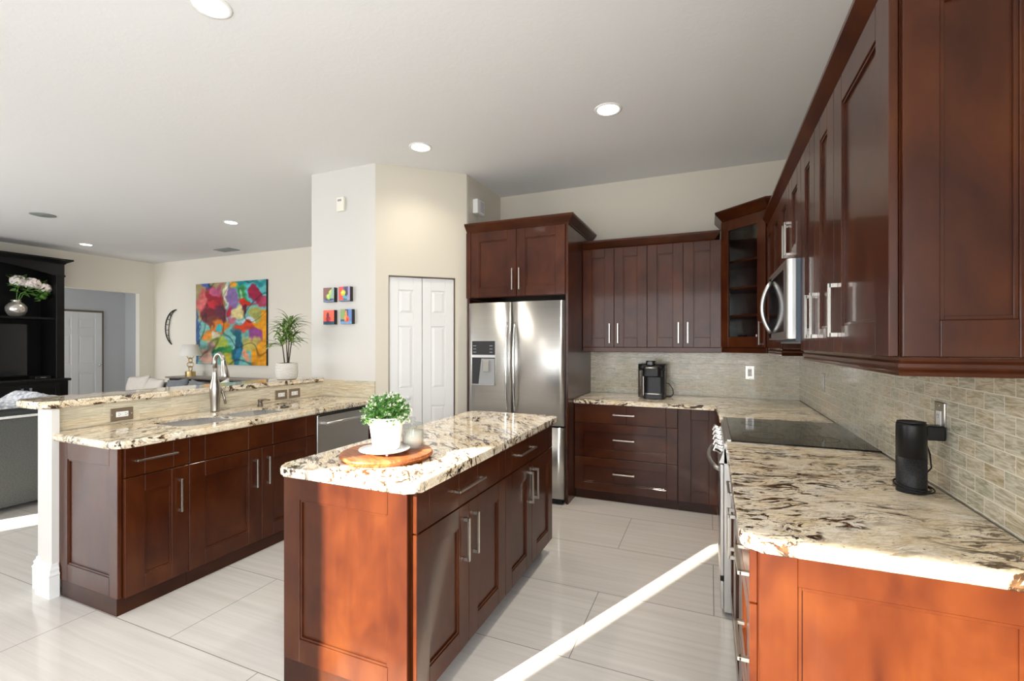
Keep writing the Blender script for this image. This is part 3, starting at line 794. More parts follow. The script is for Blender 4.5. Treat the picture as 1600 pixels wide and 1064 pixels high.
def soap_pump():
    t = thing('soap_dispenser', 'short dark soap pump set in the counter beside the sink', 'soap dispenser', (-3.39, 2.72, 0.921))
    MB().lathe([(0.022, 0), (0.022, 0.006), (0.017, 0.012), (0.0155, 0.034), (0.019, 0.042), (0.019, 0.052), (0, 0.054)], 24).build('pump_body', M['darkmetal'], t)
    MB().tube([(0, 0, 0.047), (0.03, 0.028, 0.050), (0.052, 0.05, 0.044)], [0.007, 0.006, 0.005], 10).build('nozzle', M['darkmetal'], t)
    o = MB().lathe([(0.0, 0), (0.030, 0), (0.034, 0.006), (0.026, 0.012), (0.010, 0.014), (0.008, 0.022), (0, 0.024)], 24, M=Matrix.Translation((-3.135, 2.735, 0.921))).build('sink_stopper', M['darkmetal'])
    tag(o, 'small dark sink stopper lying on the granite past the second bowl', 'sink stopper')
soap_pump()

# ---- right run base
RXF = 0.100
def right_base():
    yn, ym, yr = 1.432, 1.832, 2.688
    t = thing('base_cabinet', 'mahogany drawer cabinet at the near end of the right counter, framed end panel', 'cabinet', (RXF, ym, 0), R(-90), 'right wall base cabinets')
    w = ym - yn
    carcass(t, w, 0.62, 0.05)
    add_drawer(t, 0, w, *DRZ, cuts=[0.088, w - 0.088], hx=w - 0.10, hz=0.797, hl=0.20)
    add_drawer(t, 0, w, 0.402, 0.717, hx=w - 0.10, hz=0.56, hl=0.20)
    add_drawer(t, 0, w, 0.088, 0.398, hx=w - 0.10, hz=0.25, hl=0.20)
    pw = 0.615
    shaker(pw, ZT - 0.0, Matrix(((0, 0, 1, w + 0.022), (1, 0, 0, 0.022), (0, 1, 0, 0.0), (0, 0, 0, 1))), st=0.090, st2=0.085, rail=0.085, th=0.022).build('end_panel', M['wood'], t)
    t = thing('base_cabinet', 'mahogany double cabinet between the near drawers and the range', 'cabinet', (RXF, yr, 0), R(-90), 'right wall base cabinets')
    w = yr - ym
    carcass(t, w, 0.62, 0.05)
    add_drawer(t, 0, w, *DRZ, cuts=[0.088, w / 2, w - 0.088], hx=w / 2, hz=0.797)
    add_door(t, 0, w / 2, *DOZ, hx=w / 2 - 0.045, hz=0.6)
    add_door(t, w / 2, w, *DOZ, hx=w / 2 + 0.045, hz=0.6)
    top = MB().prism(rounded(0.074, WX - 0.0125, 1.385, 2.692, 0.05, 8, (1, 0, 0, 0)), 0.880, 0.921, 0.011, 3).build('worktop', M['granite_r'])
    tag(top, 'cream granite counter with dark veins under the black smart speaker', 'worktop')
right_base()
RY0, RY1 = 2.694, 3.530
def kitchen_range():
    t = thing('electric_range', 'slide-in stainless range with a black glass cooktop', 'range', (0.07, RY1, 0), R(-90))
    w = RY1 - RY0
    dep = WX - 0.0125 - 0.07
    MB().box(0.002, w - 0.002, 0.0, dep, 0.02, 0.905).build('body', M['steel'], t)
    MB().box(0.0, w, 0.035, dep, 0.9055, 0.926, 0.002).build('cooktop', M['cooktop'], t)
    mb = MB()
    mb.box(0.0, w, 0.012, 0.0345, 0.9055, 0.928, 0.002)
    mb.build('front_trim', M['steel_h'], t)
    # sloped control fascia
    Mf = Matrix.Rotation(R(90), 4, 'Y')
    cp = MB().prism([(-0.025, 0.800), (0.03, 0.800), (0.03, 0.905), (0.012, 0.905)], 0.002, w - 0.002, M=Matrix(((0, 0, 1, 0), (1, 0, 0, 0), (0, 1, 0, 0), (0, 0, 0, 1)))).build('control_panel', M['steel_h'], t)
    n = Vector((0, -0.105, 0.037)).normalized()
    for q in range(5):
        x = w - 0.09 - q * (w - 0.18) / 4
        c = Vector((x, -0.006, 0.852))
        Mk = Matrix.Translation(c) @ n.to_track_quat('Z', 'Y').to_matrix().to_4x4()
        MB().lathe([(0.026, 0), (0.026, 0.008), (0.021, 0.011), (0.020, 0.036), (0.017, 0.039), (0, 0.039)], 24, M=Mk).box(-0.006, 0.006, -0.021, 0.021, 0.030, 0.046, 0.002, Mk).build('knob', M['chrome'], cp)
    d = MB().box(0.004, w - 0.004, -0.020, 0.0, 0.205, 0.795, 0.005, None, 2).build('oven_door', M['steel_h'], t)
    MB().box(0.10, w - 0.10, -0.0215, -0.019, 0.33, 0.66, 0.0).build('oven_window', M['gloss_black'], d)
    pts = []
    for i in range(17):
        u = i / 16
        pts.append((0.06 + u * (w - 0.12), -0.020 - 0.055 * math.sin(math.pi * u) ** 0.6, 0.755))
    MB().tube(pts, 0.012, 12).build('handle', M['steel_h'], d)
    MB().box(0.004, w - 0.004, -0.018, 0.0, 0.03, 0.180, 0.005, None, 2).build('drawer', M['steel_h'], t)
    MB().box(0.004, w - 0.004, -0.019, 0.0, 0.181, 0.204).build('gap_strip', M['black'], t)
    for cx, cy, r in ((0.22, 0.20, 0.085), (0.62, 0.20, 0.105), (0.22, 0.47, 0.075), (0.62, 0.47, 0.085)):
        MB().lathe([(r, 0), (r, 0.0003), (r - 0.003, 0.0003), (r - 0.003, 0)], 40, M=Matrix.Translation((cx, cy, 0.9261)), cap=False).build('burner_ring', M['charcoal'], t)
kitchen_range()
# ---- back run base
BYF = 4.222
def back_base():
    x0, x1, x2 = -1.158, -0.252, 0.095
    t = thing('base_cabinet', 'wide mahogany cabinet of three drawers below the coffee maker', 'cabinet', (x0, BYF, 0), 0.0, 'back wall base cabinets')
    w = x1 - x0
    carcass(t, w, 0.645, 0.02)
    add_drawer(t, 0, w, 0.708, 0.876, cuts=[0.085, w / 2 + 0.02, w - 0.095], hx=w / 2, hl=0.19)
    add_drawer(t, 0, w, 0.395, 0.703, hx=w / 2, hz=0.567, hl=0.19)
    add_drawer(t, 0, w, 0.088, 0.390, hx=w / 2, hz=0.262, hl=0.19)
    t = thing('base_cabinet', 'narrow mahogany door cabinet in the corner beside the range', 'cabinet', (x1, BYF, 0), 0.0, 'back wall base cabinets')
    w = x2 - x1
    carcass(t, w, 0.645, 0.02)
    add_door(t, 0.004, w, 0.088, 0.876, st=0.10, rail=0.09)
    # blind corner carcass beyond the range
    t = thing('base_cabinet', 'plain corner cabinet tucked between the range and back wall', 'cabinet', (0.1, 4.218, 0), R(-90), 'right wall base cabinets')
    MB().box(0.0, 4.218 - RY1 - 0.004, 0.02, 0.64, 0.0, ZT).build('carcass', M['wood'], t)
    b = YB - 0.0125
    ol = [(-1.156, 4.192), (0.030, 4.192), (0.062, 4.160), (0.062, RY1 + 0.004), (WX - 0.0125, RY1 + 0.004), (WX - 0.0125, b), (-1.156, b)]
    top = MB().prism(ol, 0.880, 0.921, 0.010, 3).build('worktop', M['granite_r'])
    tag(top, 'L-shaped granite counter in the back corner, under the coffee maker', 'worktop')
back_base()

# ---- refrigerator tower
def tower():
    x0, x1, yf = -2.205, -1.160, 4.0
    t = thing('refrigerator_surround', 'tall mahogany cabinet framing the refrigerator, with two doors above it', 'cabinet', (x0, yf, 0))
    w = x1 - x0
    d = YB - yf - 0.004
    MB().box(w - 0.022, w, 0.02, d, 0.0, 2.50).build('side_panel', M['wood'], t)
    MB().box(0.03, 0.052, 0.03, d, 0.0, 1.86).build('side_panel', M['wood'], t)
    MB().box(0.03, w - 0.022, 0.022, d, 1.868, 2.50).build('carcass', M['wood'], t)
    mid = 0.555
    add_door(t, 0.08, mid, 1.872, 2.495, hx=mid - 0.035, hz=2.03, hl=0.20)
    add_door(t, mid, w - 0.022, 1.872, 2.495, hx=mid + 0.035, hz=2.03, hl=0.20)
    MB().box(0.03, 0.078, 0.0, 0.022, 1.868, 2.50).build('filler_strip', M['wood'], t)
    prof = [(0, 0), (0.006, 0), (0.012, 0.012), (0.055, 0.060), (0.062, 0.072), (0.062, 0.082), (0, 0.082)]
    MB().sweep([(0.03, 0.02), (w, 0.02), (w, d - 0.002)], [(o, 2.497 + z) for o, z in prof], 1).build('crown_molding', M['wood_h'], t)
    # refrigerator
    f = thing('refrigerator', 'stainless french door refrigerator with an ice and water dispenser', 'refrigerator', (-2.130, 3.965, 0))
    w = 0.945
    MB().box(0.01, w - 0.005, 0.06, 0.80, 0.02, 1.79).build('body', M['charcoal'], f)
    def door(name, a, b, z0, z1, bow=0.012):
        mb = MB(); bm = mb.bm
        n = 14; fr, bk = [], []
        for i in range(n + 1):
            u = i / n; x = a + (b - a) * u
            y = -bow * (1 - (2 * u - 1) ** 2) + 0.006 * (abs(2 * u - 1) ** 12)
            fr.append(y); bk.append(x)
        lo = [bm.verts.new((x, y, z0)) for x, y in zip(bk, fr)]; hi = [bm.verts.new((x, y, z1)) for x, y in zip(bk, fr)]
        for i in range(n): 
            q = bm.faces.new((lo[i], lo[i + 1], hi[i + 1], hi[i])); q.smooth = True
        c = [bm.verts.new(p) for p in ((a, 0.055, z0), (b, 0.055, z0), (b, 0.055, z1), (a, 0.055, z1))]
        bm.faces.new(c); bm.faces.new([c[0], c[3], hi[0], lo[0]]); bm.faces.new([c[1], lo[-1], hi[-1], c[2]])
        bm.faces.new(hi + [c[2], c[3]]); bm.faces.new(lo[::-1] + [c[0], c[1]])
        return mb.build(name, M['door_steel'], f)
    mid = 0.448
    L = door('door', 0.002, mid - 0.003, 0.70, 1.815)
    Rr = door('door', mid + 0.003, w, 0.70, 1.815)
    dw = door('freezer_drawer', 0.002, w, 0.055, 0.685)
    MB().box(0.02, w - 0.02, 0.02, 0.10, 0.005, 0.05).build('base_grille', M['black'], f)
    for q, dd in ((-1, L), (1, Rr)):
        pts = []; xc = mid + q * 0.038
        for i in range(15):
            u = i / 14
            pts.append((xc, -0.016 - 0.038 * math.sin(math.pi * u) ** 0.7, 0.80 + 0.83 * u))
        MB().tube(pts, [0.011 if 0 < i < 14 else 0.008 for i in range(15)], 10, flat=0.8).build('handle', M['chrome'], dd)
    # dispenser on the left door
    dx0, dx1 = 0.045, 0.285
    yf_ = -0.014
    ds = MB().box(dx0 - 0.006, dx1 + 0.006, yf_, 0.0, 1.035, 1.460, 0.002).build('dispenser', M['steel_h'], L)
    MB().box(dx0, dx1, yf_ - 0.002, yf_, 1.325, 1.455).box(dx0, dx1, yf_ - 0.002, yf_, 1.045, 1.300).build('dispenser_recess', M['matte_black'], L)
    mb = MB().prism([(dx0 + 0.07, 1.05), (dx1 - 0.004, 1.05), (dx1 - 0.004, 1.29), (dx0 + 0.10, 1.29)], 0, 0.002, M=Matrix(((1, 0, 0, 0), (0, 0, -1, yf_ - 0.002), (0, 1, 0, 0), (0, 0, 0, 1))))
    mb.box(dx0 + 0.01, dx1, yf_ - 0.022, yf_, 1.040, 1.050, 0.002)
    mb.build('dispenser_tray', M['grey'], L)
    MB().box(0.165, 0.235, yf_ - 0.025, yf_ - 0.002, 1.165, 1.275, 0.006).build('dispenser_lever', M['chrome'], L)
    for s in (0, 1):
        for k in range(3): MB().box(dx0 + 0.012 + s * 0.172, dx0 + 0.044 + s * 0.172, yf_ - 0.0028, yf_ - 0.002, 1.347 + k * 0.030, 1.353 + k * 0.030).build('dispenser_button', M['grey'], L)
    cu = bpy.data.curves.new('lettering', 'FONT'); cu.body = 'SAMSUNG'; cu.size = 0.022; cu.extrude = 0.0008; cu.align_x = 'CENTER'
    tmp = bpy.data.objects.new('lettering_curve', cu); COL.objects.link(tmp)
    me = bpy.data.meshes.new_from_object(tmp.evaluated_get(bpy.context.evaluated_depsgraph_get()))
    bpy.data.objects.remove(tmp)
    tx = bpy.data.objects.new('lettering', me); COL.objects.link(tx); tx.parent = Rr
    me.materials.clear(); me.materials.append(M['charcoal'])
    tx.location = (0.815, -0.0075, 1.765); tx.rotation_euler = (R(90), 0, R(3))
tower()

# ---- uppers on the back wall
UZ0, UZ1 = 1.397, 2.352
def uppers_back():
    y = 4.525; x0 = -1.158
    ws = [(-1.158, -0.541), (-0.541, 0.094)]
    lab = ['mahogany wall cabinet pair beside the refrigerator tower', 'mahogany wall cabinet pair next to the glass corner cabinet']
    for (a, b), lb in zip(ws, lab):
        t = thing('wall_cabinet', lb, 'cabinet', (a, y, 0), 0, 'back wall upper cabinets')
        w = b - a
        MB().box(0.001, w - 0.001, 0.0205, YB - y - 0.001, UZ0 + 0.001, UZ1).build('carcass', M['wood'], t)
        add_door(t, 0, w / 2, UZ0, UZ1, hx=w / 2 - 0.040, hz=1.53, hl=0.19)
        add_door(t, w / 2, w, UZ0, UZ1, hx=w / 2 + 0.040, hz=1.53, hl=0.19)
    prof = [(0, 0), (0.006, 0), (0.012, 0.010), (0.050, 0.052), (0.056, 0.062), (0.056, 0.078), (0, 0.078)]
    o = MB().sweep([(-1.156, y + 0.021), (0.030, y + 0.021), (0.030, y + 0.30)], [(p, UZ1 + 0.001 + z) for p, z in prof], 1).build('crown_molding', M['wood_h'])
    tag(o, 'mahogany crown along the top of the back wall cabinets', 'molding')
    o = MB().box(-1.156, 0.100, y + 0.004, y + 0.026, 1.350, UZ0 - 0.0005, 0.004).build('light_rail', M['wood_h'])
    tag(o, 'thin mahogany rail under the back wall cabinets above the coffee maker', 'molding')
uppers_back()
def corner_cabinet():
    A, B = Vector((0.103, 4.535)), Vector((0.425, 4.215))
    z0, z1 = 1.352, 2.505
    t = thing('corner_cabinet', 'tall mahogany corner cabinet with a glass door and shelves', 'cabinet', (A.x, A.y, 0), math.atan2((B - A).y, (B - A).x))
    Ti = (Matrix.Translation((A.x, A.y, 0)) @ Matrix.Rotation(math.atan2((B - A).y, (B - A).x), 4, 'Z')).inverted()
    L = (B - A).length
    xw, yw = WX - 0.002, YB - 0.002
    pent = [(A.x, A.y), (B.x, B.y), (xw, B.y), (xw, yw), (A.x, yw)]
    ploc = [tuple((Ti @ Vector((x, y, 0))).xy) for x, y in pent]
    inset = [((x - sum(p[0] for p in ploc) / 5) * 0.93 + sum(p[0] for p in ploc) / 5, (y - sum(p[1] for p in ploc) / 5) * 0.93 + sum(p[1] for p in ploc) / 5) for x, y in ploc]
    mb = MB().prism(ploc, z0 + 0.045, z0 + 0.065).prism(ploc, z1 - 0.02, z1)
    for i in range(1, 5):
        p, q = Vector(ploc[i]), Vector(ploc[(i + 1) % 5])
        if i == 4: p, q = Vector(ploc[4]), Vector(ploc[0])
        dd = (q - p); ang = math.atan2(dd.y, dd.x)
        Mx = Matrix.Translation((p.x, p.y, 0)) @ Matrix.Rotation(ang, 4, 'Z')
        mb.box(0, dd.length, 0.0, 0.016, z0 + 0.065, z1 - 0.02, 0, Mx)
    mb.build('carcass', M['wood'], t)
    for z in (1.66, 1.90, 2.13):
        MB().prism([(x, max(y, 0.03)) for x, y in inset], z, z + 0.018).build('shelf', M['wood_h'], t)
    # door frame with glass
    st, rl = 0.078, 0.085
    h = z1 - 0.012 - (z0 + 0.05)
    Mx = U(0.004, z0 + 0.05, -0.001)
    w = L - 0.008
    fb = MB().box(0, st, 0, h, 0, 0.02, 0.0012, Mx).box(w - st, w, 0, h, 0, 0.02, 0.0012, Mx).box(st, w - st, 0, rl, 0, 0.02, 0.0012, Mx).box(st, w - st, h - rl, h, 0, 0.02, 0.0012, Mx)
    d = fb.build('door', M['wood'], t)
    MB().box(st - 0.005, w - st + 0.005, rl - 0.005, h - rl + 0.005, 0.006, 0.010, 0, Mx).build('glass_pane', M['slate_glass'], d)
    handle_mesh(0.19, True, w - 0.035, 1.515, -0.021).build('handle', M['nickel'], d)
    MB().box(0.0, L, -0.012, 0.01, z0, z0 + 0.045, 0.003).build('light_rail', M['wood_h'], t)
    prof = [(0, 0), (0.006, 0), (0.012, 0.012), (0.055, 0.060), (0.062, 0.072), (0.062, 0.084), (0, 0.084)]
    pl = [ploc[4], ploc[0], ploc[1], ploc[2]]
    MB().sweep(pl, [(o, z1 + z) for o, z in prof], 1).build('crown_molding', M['wood_h'], t)
    # things standing inside on the bottom
    zb = z0 + 0.0655
    def world_of(x, y): return (Matrix.Translation((A.x, A.y, 0)) @ Matrix.Rotation(math.atan2((B - A).y, (B - A).x), 4, 'Z') @ Vector((x, y, 0))).xy
    p = world_of(0.13, 0.10)
    m = thing('mug', 'dark mug standing at the left inside the glass corner cabinet', 'mug', (p.x, p.y, zb))
    MB().lathe([(0.030, 0), (0.036, 0.01), (0.037, 0.085), (0.033, 0.085), (0.032, 0.012), (0, 0.010)], 24).build('body', M['black'], m)
    MB().tube([(0.034, 0, 0.07), (0.055, 0, 0.065), (0.060, 0, 0.045), (0.050, 0, 0.025), (0.035, 0, 0.02)], 0.005, 8).build('handle', M['black'], m)
    p = world_of(0.31, 0.09)
    g = MB().lathe([(0.028, 0), (0.030, 0.004), (0.034, 0.09), (0.031, 0.09), (0.028, 0.008), (0, 0.007)], 24, M=Matrix.Translation((p.x, p.y, zb))).build('drinking_glass', M['ceramic'])
    tag(g, 'small pale cup at the right inside the glass corner cabinet', 'cup')
corner_cabinet()

# ---- uppers on the right wall
def uppers_right():
    xf = 0.415
    dep = WX - 0.001 - xf
    def unit(y_far, y_near, zs, doors, label, st=0.105):
        t = thing('wall_cabinet', label, 'cabinet', (xf, y_far, 0), R(-90), 'right wall upper cabinets')
        w = y_far - y_near
        MB().box(0.001, w - 0.001, 0.0205, dep, zs[0] + 0.001, zs[1]).build('carcass', M['wood'], t)
        for (a, b, hx, hz) in doors: add_door(t, a, b, zs[0], zs[1], hx=hx, hz=hz, st=st, rail=0.095)
        return t
    yA0, yA1 = 1.451, 2.020
    wA = yA1 - yA0
    t = unit(yA1, yA0, (UZ0, UZ1), [(0, wA, 0.052, 1.549)], 'single door mahogany wall cabinet closest to the camera, with a framed end panel')
    pw = WX - 0.001 - 0.437
    shaker(pw, UZ1 - UZ0, Matrix(((0, 0, 1, wA + 0.020), (1, 0, 0, 0.022), (0, 1, 0, UZ0), (0, 0, 0, 1))), st=0.072, st2=0.105, rail=0.09, th=0.020).build('end_panel', M['wood'], t)
    wB = 2.69 - yA1
    unit(2.69, yA1, (UZ0, UZ1), [(0, 0.327, 0.327 - 0.045, 1.549), (0.327, wB, 0.327 + 0.062, 1.549)], 'double door mahogany wall cabinet just before the microwave')
    wM = 3.45 - 2.69
    unit(3.45, 2.691, (1.862, UZ1), [(0, wM / 2, wM / 2 - 0.045, 2.02), (wM / 2, wM - 0.001, wM / 2 + 0.045, 2.02)], 'short mahogany cabinet mounted above the microwave')
    wD = 4.212 - 3.452
    unit(4.212, 3.452, (UZ0, UZ1), [(0, wD / 2, None, None), (wD / 2, wD, None, None)], 'mahogany wall cabinet between the microwave and glass corner cabinet')
    # crown and light rails
    prof = [(0, 0), (0.006, 0), (0.010, 0.012), (0.042, 0.055), (0.050, 0.066), (0.050, 0.082), (0, 0.082)]
    o = MB().sweep([(xf + 0.021, 4.20), (xf + 0.021, 1.430), (WX - 0.002, 1.430)], [(p, UZ1 + 0.001 + z) for p, z in prof], 1).build('crown_molding', M['wood_y'])
    tag(o, 'long dark mahogany crown along the right wall cabinets', 'molding')
    rp = [(0, 0), (0.016, 0), (0.020, 0.008), (0.015, 0.014), (0.021, 0.022), (0.021, 0.030), (0.014, 0.036), (0.018, 0.0455), (0, 0.0455)]
    o = MB().sweep([(WX - 0.02, 2.672), (xf + 0.03, 2.672), (xf + 0.03, 1.440), (WX - 0.02, 1.440)], [(p, 1.351 + z) for p, z in rp], 1).build('light_rail', M['wood_y'])
    tag(o, 'mahogany rail under the near wall cabinets above the smart speaker', 'molding')
    o = MB().sweep([(xf + 0.03, 4.16), (xf + 0.03, 3.462), (WX - 0.02, 3.462)], [(p, 1.351 + z) for p, z in rp], 1).build('light_rail', M['wood_y'])
    tag(o, 'short mahogany rail under the cabinet past the microwave', 'molding')
    # microwave
    m = thing('microwave', 'stainless over-range microwave with an arched handle', 'microwave', (0.355, 3.446, 1.443), R(-90))
    w = 0.75; h = 0.414
    MB().box(0.002, w, 0.04, WX - 0.355 - 0.002, 0.0, h).build('body', M['blue_grey'], m)
    mb = MB(); bm = mb.bm
    n = 10; pf = []
    for i in range(n + 1):
        a = R(90 * i / n); pf.append((w - 0.025 + 0.025 * math.sin(a), 0.025 - 0.025 * math.cos(a)))
    ol = [(0.0, 0.04), (0.0, 0.0)] + pf + [(w, 0.042)]
    mb.prism(ol, 0.012, h, 0.0)
    for f in mb.bm.faces: f.smooth = False
    d = mb.build('door', M['steel'], m)
    MB().box(0.14, w - 0.09, -0.002, 0.001, 0.05, h - 0.04).build('window', M['gloss_black'], d)
    MB().box(0.005, 0.135, -0.002, 0.001, 0.02, h - 0.02).build('control_panel', M['gloss_black'], d)
    pts = []
    for i in range(15):
        u = i / 14
        pts.append((0.165, -0.004 - 0.050 * math.sin(math.pi * u) ** 0.75, 0.055 + 0.31 * u))
    MB().tube(pts, 0.0135, 12).build('handle', M['steel'], d)
    MB().box(0.05, w - 0.05, 0.06, 0.33, -0.012, 0.0, 0.002).build('vent_plate', M['grey'], m)
uppers_right()

# ------------------------------------------------------------------ outlets
def outlet(label, loc, rz, group, horizontal=False, decor=True, plate='taupe'):
    t = thing('wall_outlet', label, 'outlet', loc, rz, group)
    w, h = (0.128, 0.082) if horizontal else (0.078, 0.128)
    MB().box(-w / 2, w / 2, -0.006, 0, -h / 2, h / 2, 0.0025).build('cover_plate', M[plate], t)
    a, b = (0.068, 0.034) if horizontal else (0.034, 0.068)
    ins = MB().box(-a / 2, a / 2, -0.009, -0.005, -b / 2, b / 2, 0.001).build('receptacle', M['white_plastic'], t)
    mb = MB()
    for q in (-1, 1):
        cx, cz = (q * 0.019, 0) if horizontal else (0, q * 0.019)
        for s in (-1, 1):
            dx, dz = (0, s * 0.006) if horizontal else (s * 0.006, 0)
            e, f = (0.004, 0.0012) if horizontal else (0.0012, 0.004)
            mb.box(cx + dx - e, cx + dx + e, -0.0094, -0.0088, cz + dz - f, cz + dz + f)
        mb.box(cx + (0.009 if horizontal else 0) - 0.002, cx + (0.009 if horizontal else 0) + 0.002, -0.0094, -0.0088, cz - (0 if horizontal else 0.009) - 0.002, cz - (0 if horizontal else 0.009) + 0.002)
    mb.build('slots', M['black'], ins)
    sd = 0.055 if horizontal else 0
    mb = MB()
    for q in (-1, 1):
        mb.lathe([(0.003, 0), (0.003, 0.0012), (0, 0.0015)], 10, M=Matrix.Translation((q * sd, -0.006, 0 if horizontal else q * 0.052)) @ Matrix.Rotation(R(90), 4, 'X'))
    mb.build('screws', M['chrome'], t)
    return t
outlet('brown outlet plate at the open end of the bar wall', (-3.50, 1.797, 0.976), R(90), 'bar wall outlets', True)
outlet('left one of two brown plates side by side past the faucet', (-3.50, 3.015, 0.978), R(90), 'bar wall outlets', True)
outlet('right one of two brown plates side by side past the faucet', (-3.50, 3.158, 0.978), R(90), 'bar wall outlets', True)
outlet('silver outlet plate on the back tile right of the coffee maker', (0.344, YB - 0.012, 1.160), 0.0, 'backsplash outlets', plate='nickel')
outlet('slim outlet plate on the right wall tile over the cooktop', (WX - 0.012, 3.92, 1.155), R(-90), 'backsplash outlets', plate='nickel')
outlet('outlet plate on the right wall tile with the speaker plug in it', (WX - 0.012, 2.088, 1.162), R(-90), 'backsplash outlets', plate='nickel')

# ------------------------------------------------------------------ countertop things
def speaker():
    c = (0.640, 2.02, 0.921)
    t = thing('smart_speaker', 'black cylinder speaker with its coiled cord, standing on the right counter', 'speaker', c)
    r = 0.0425
    MB().lathe([(r - 0.003, 0.118), (r, 0.120), (r, 0.228), (r - 0.001, 0.236), (r - 0.006, 0.239), (0, 0.239)], 40).build('upper_body', M['black'], t)
    MB().lathe([(0, 0), (r, 0), (r, 0.012), (r, 0.1195), (0, 0.1195)], 48).build('grille', M['perf'], t)
    MB().lathe([(r - 0.004, 0.2385), (r - 0.0025, 0.2415), (r - 0.007, 0.242), (r - 0.007, 0.2385)], 40, cap=False).build('light_ring', M['charcoal'], t)
    pts = []
    for i in range(64):
        a = i / 63 * 2 * math.pi * 2.2
        rr = r + 0.010 + 0.008 * math.sin(a * 1.3)
        pts.append((rr * math.cos(a), rr * math.sin(a), 0.005 + 0.010 * (1 + math.sin(a * 0.9)) + i * 0.0002))
    end = Vector((WX - 0.07 - c[0], 2.04 - c[1], 1.10 - c[2]))
    p0 = Vector(pts[-1])
    pts += [tuple(p0.lerp(Vector((0.062, 0.03, 0.05)), 0.5)), (0.064, 0.028, 0.08), (0.058, 0.022, 0.13), tuple(end - Vector((0.0, 0, 0.015))), tuple(end + Vector((0, 0, 0.012)))]
    MB().tube(pts, 0.0026, 8).build('cord', M['black'], t)
    MB().box(WX - 0.105 - c[0], WX - 0.019 - c[0], 2.058 - 0.028 - c[1], 2.058 + 0.020 - c[1], 1.098 - c[2], 1.148 - c[2], 0.005, None, 2).build('plug', M['black'], t)
speaker()
def coffee_maker():
    c = (-0.500, 4.60, 0.921)
    t = thing('coffee_maker', 'black pod coffee maker with a water tank on the back counter', 'coffee maker', c)
    w = 0.118
    ol = [(-0.070, -0.13), (0.118, -0.13), (0.122, -0.10), (0.122, 0.17), (-0.070, 0.17)]
    mb = MB()
    # body: column at the back, drip base, head overhanging
    mb.prism(rounded(-0.066, 0.116, -0.155, 0.15, 0.03, 5), 0.0, 0.045, 0.006)
    mb.prism(rounded(-0.066, 0.116, -0.085, 0.15, 0.03, 5), 0.045, 0.264, 0.004)
    mb.prism(rounded(-0.062, 0.108, -0.10, 0.0, 0.04, 5), 0.045, 0.20, 0.003)
    mb.build('body', M['charcoal'], t)
    hd = MB().prism(rounded(-0.120, 0.122, -0.145, 0.15, 0.05, 6), 0.262, 0.318, 0.022, 3)
    hd.prism(rounded(-0.075, 0.090, -0.16, -0.02, 0.04, 6), 0.205, 0.300, 0.008, 2)
    head = hd.build('brew_head', M['black'], t)
    MB().prism(rounded(-0.042, 0.040, -0.172, 0.02, 0.03, 6), 0.305, 0.352, 0.012, 3).build('lid', M['gloss_black'], head)
    pts = [(-0.060, -0.10, 0.292), (-0.055, -0.16, 0.290), (-0.03, -0.178, 0.288), (0.03, -0.178, 0.288), (0.055, -0.16, 0.290), (0.060, -0.10, 0.292)]
    MB().tube(pts, 0.008, 10).build('lid_handle', M['nickel'], head)
    MB().prism(rounded(-0.118, -0.070, -0.13, 0.13, 0.02, 5), 0.012, 0.262, 0.004).build('water_tank', M['tank'], t)
    MB().box(-0.0695, -0.0665, -0.132, -0.12, 0.03, 0.258).build('tank_trim', M['nickel'], t)
    MB().prism(rounded(-0.055, 0.100, -0.165, -0.105, 0.03, 5), 0.0452, 0.052, 0.002).build('drip_tray', M['nickel'], t)
    MB().tube([(0.116, 0.12, 0.13), (0.145, 0.12, 0.12), (0.175, 0.11, 0.075), (0.180, 0.10, 0.03), (0.160, 0.09, 0.006), (0.10, 0.10, 0.004)], 0.004, 8).build('cord', M['black'], t)
coffee_maker()

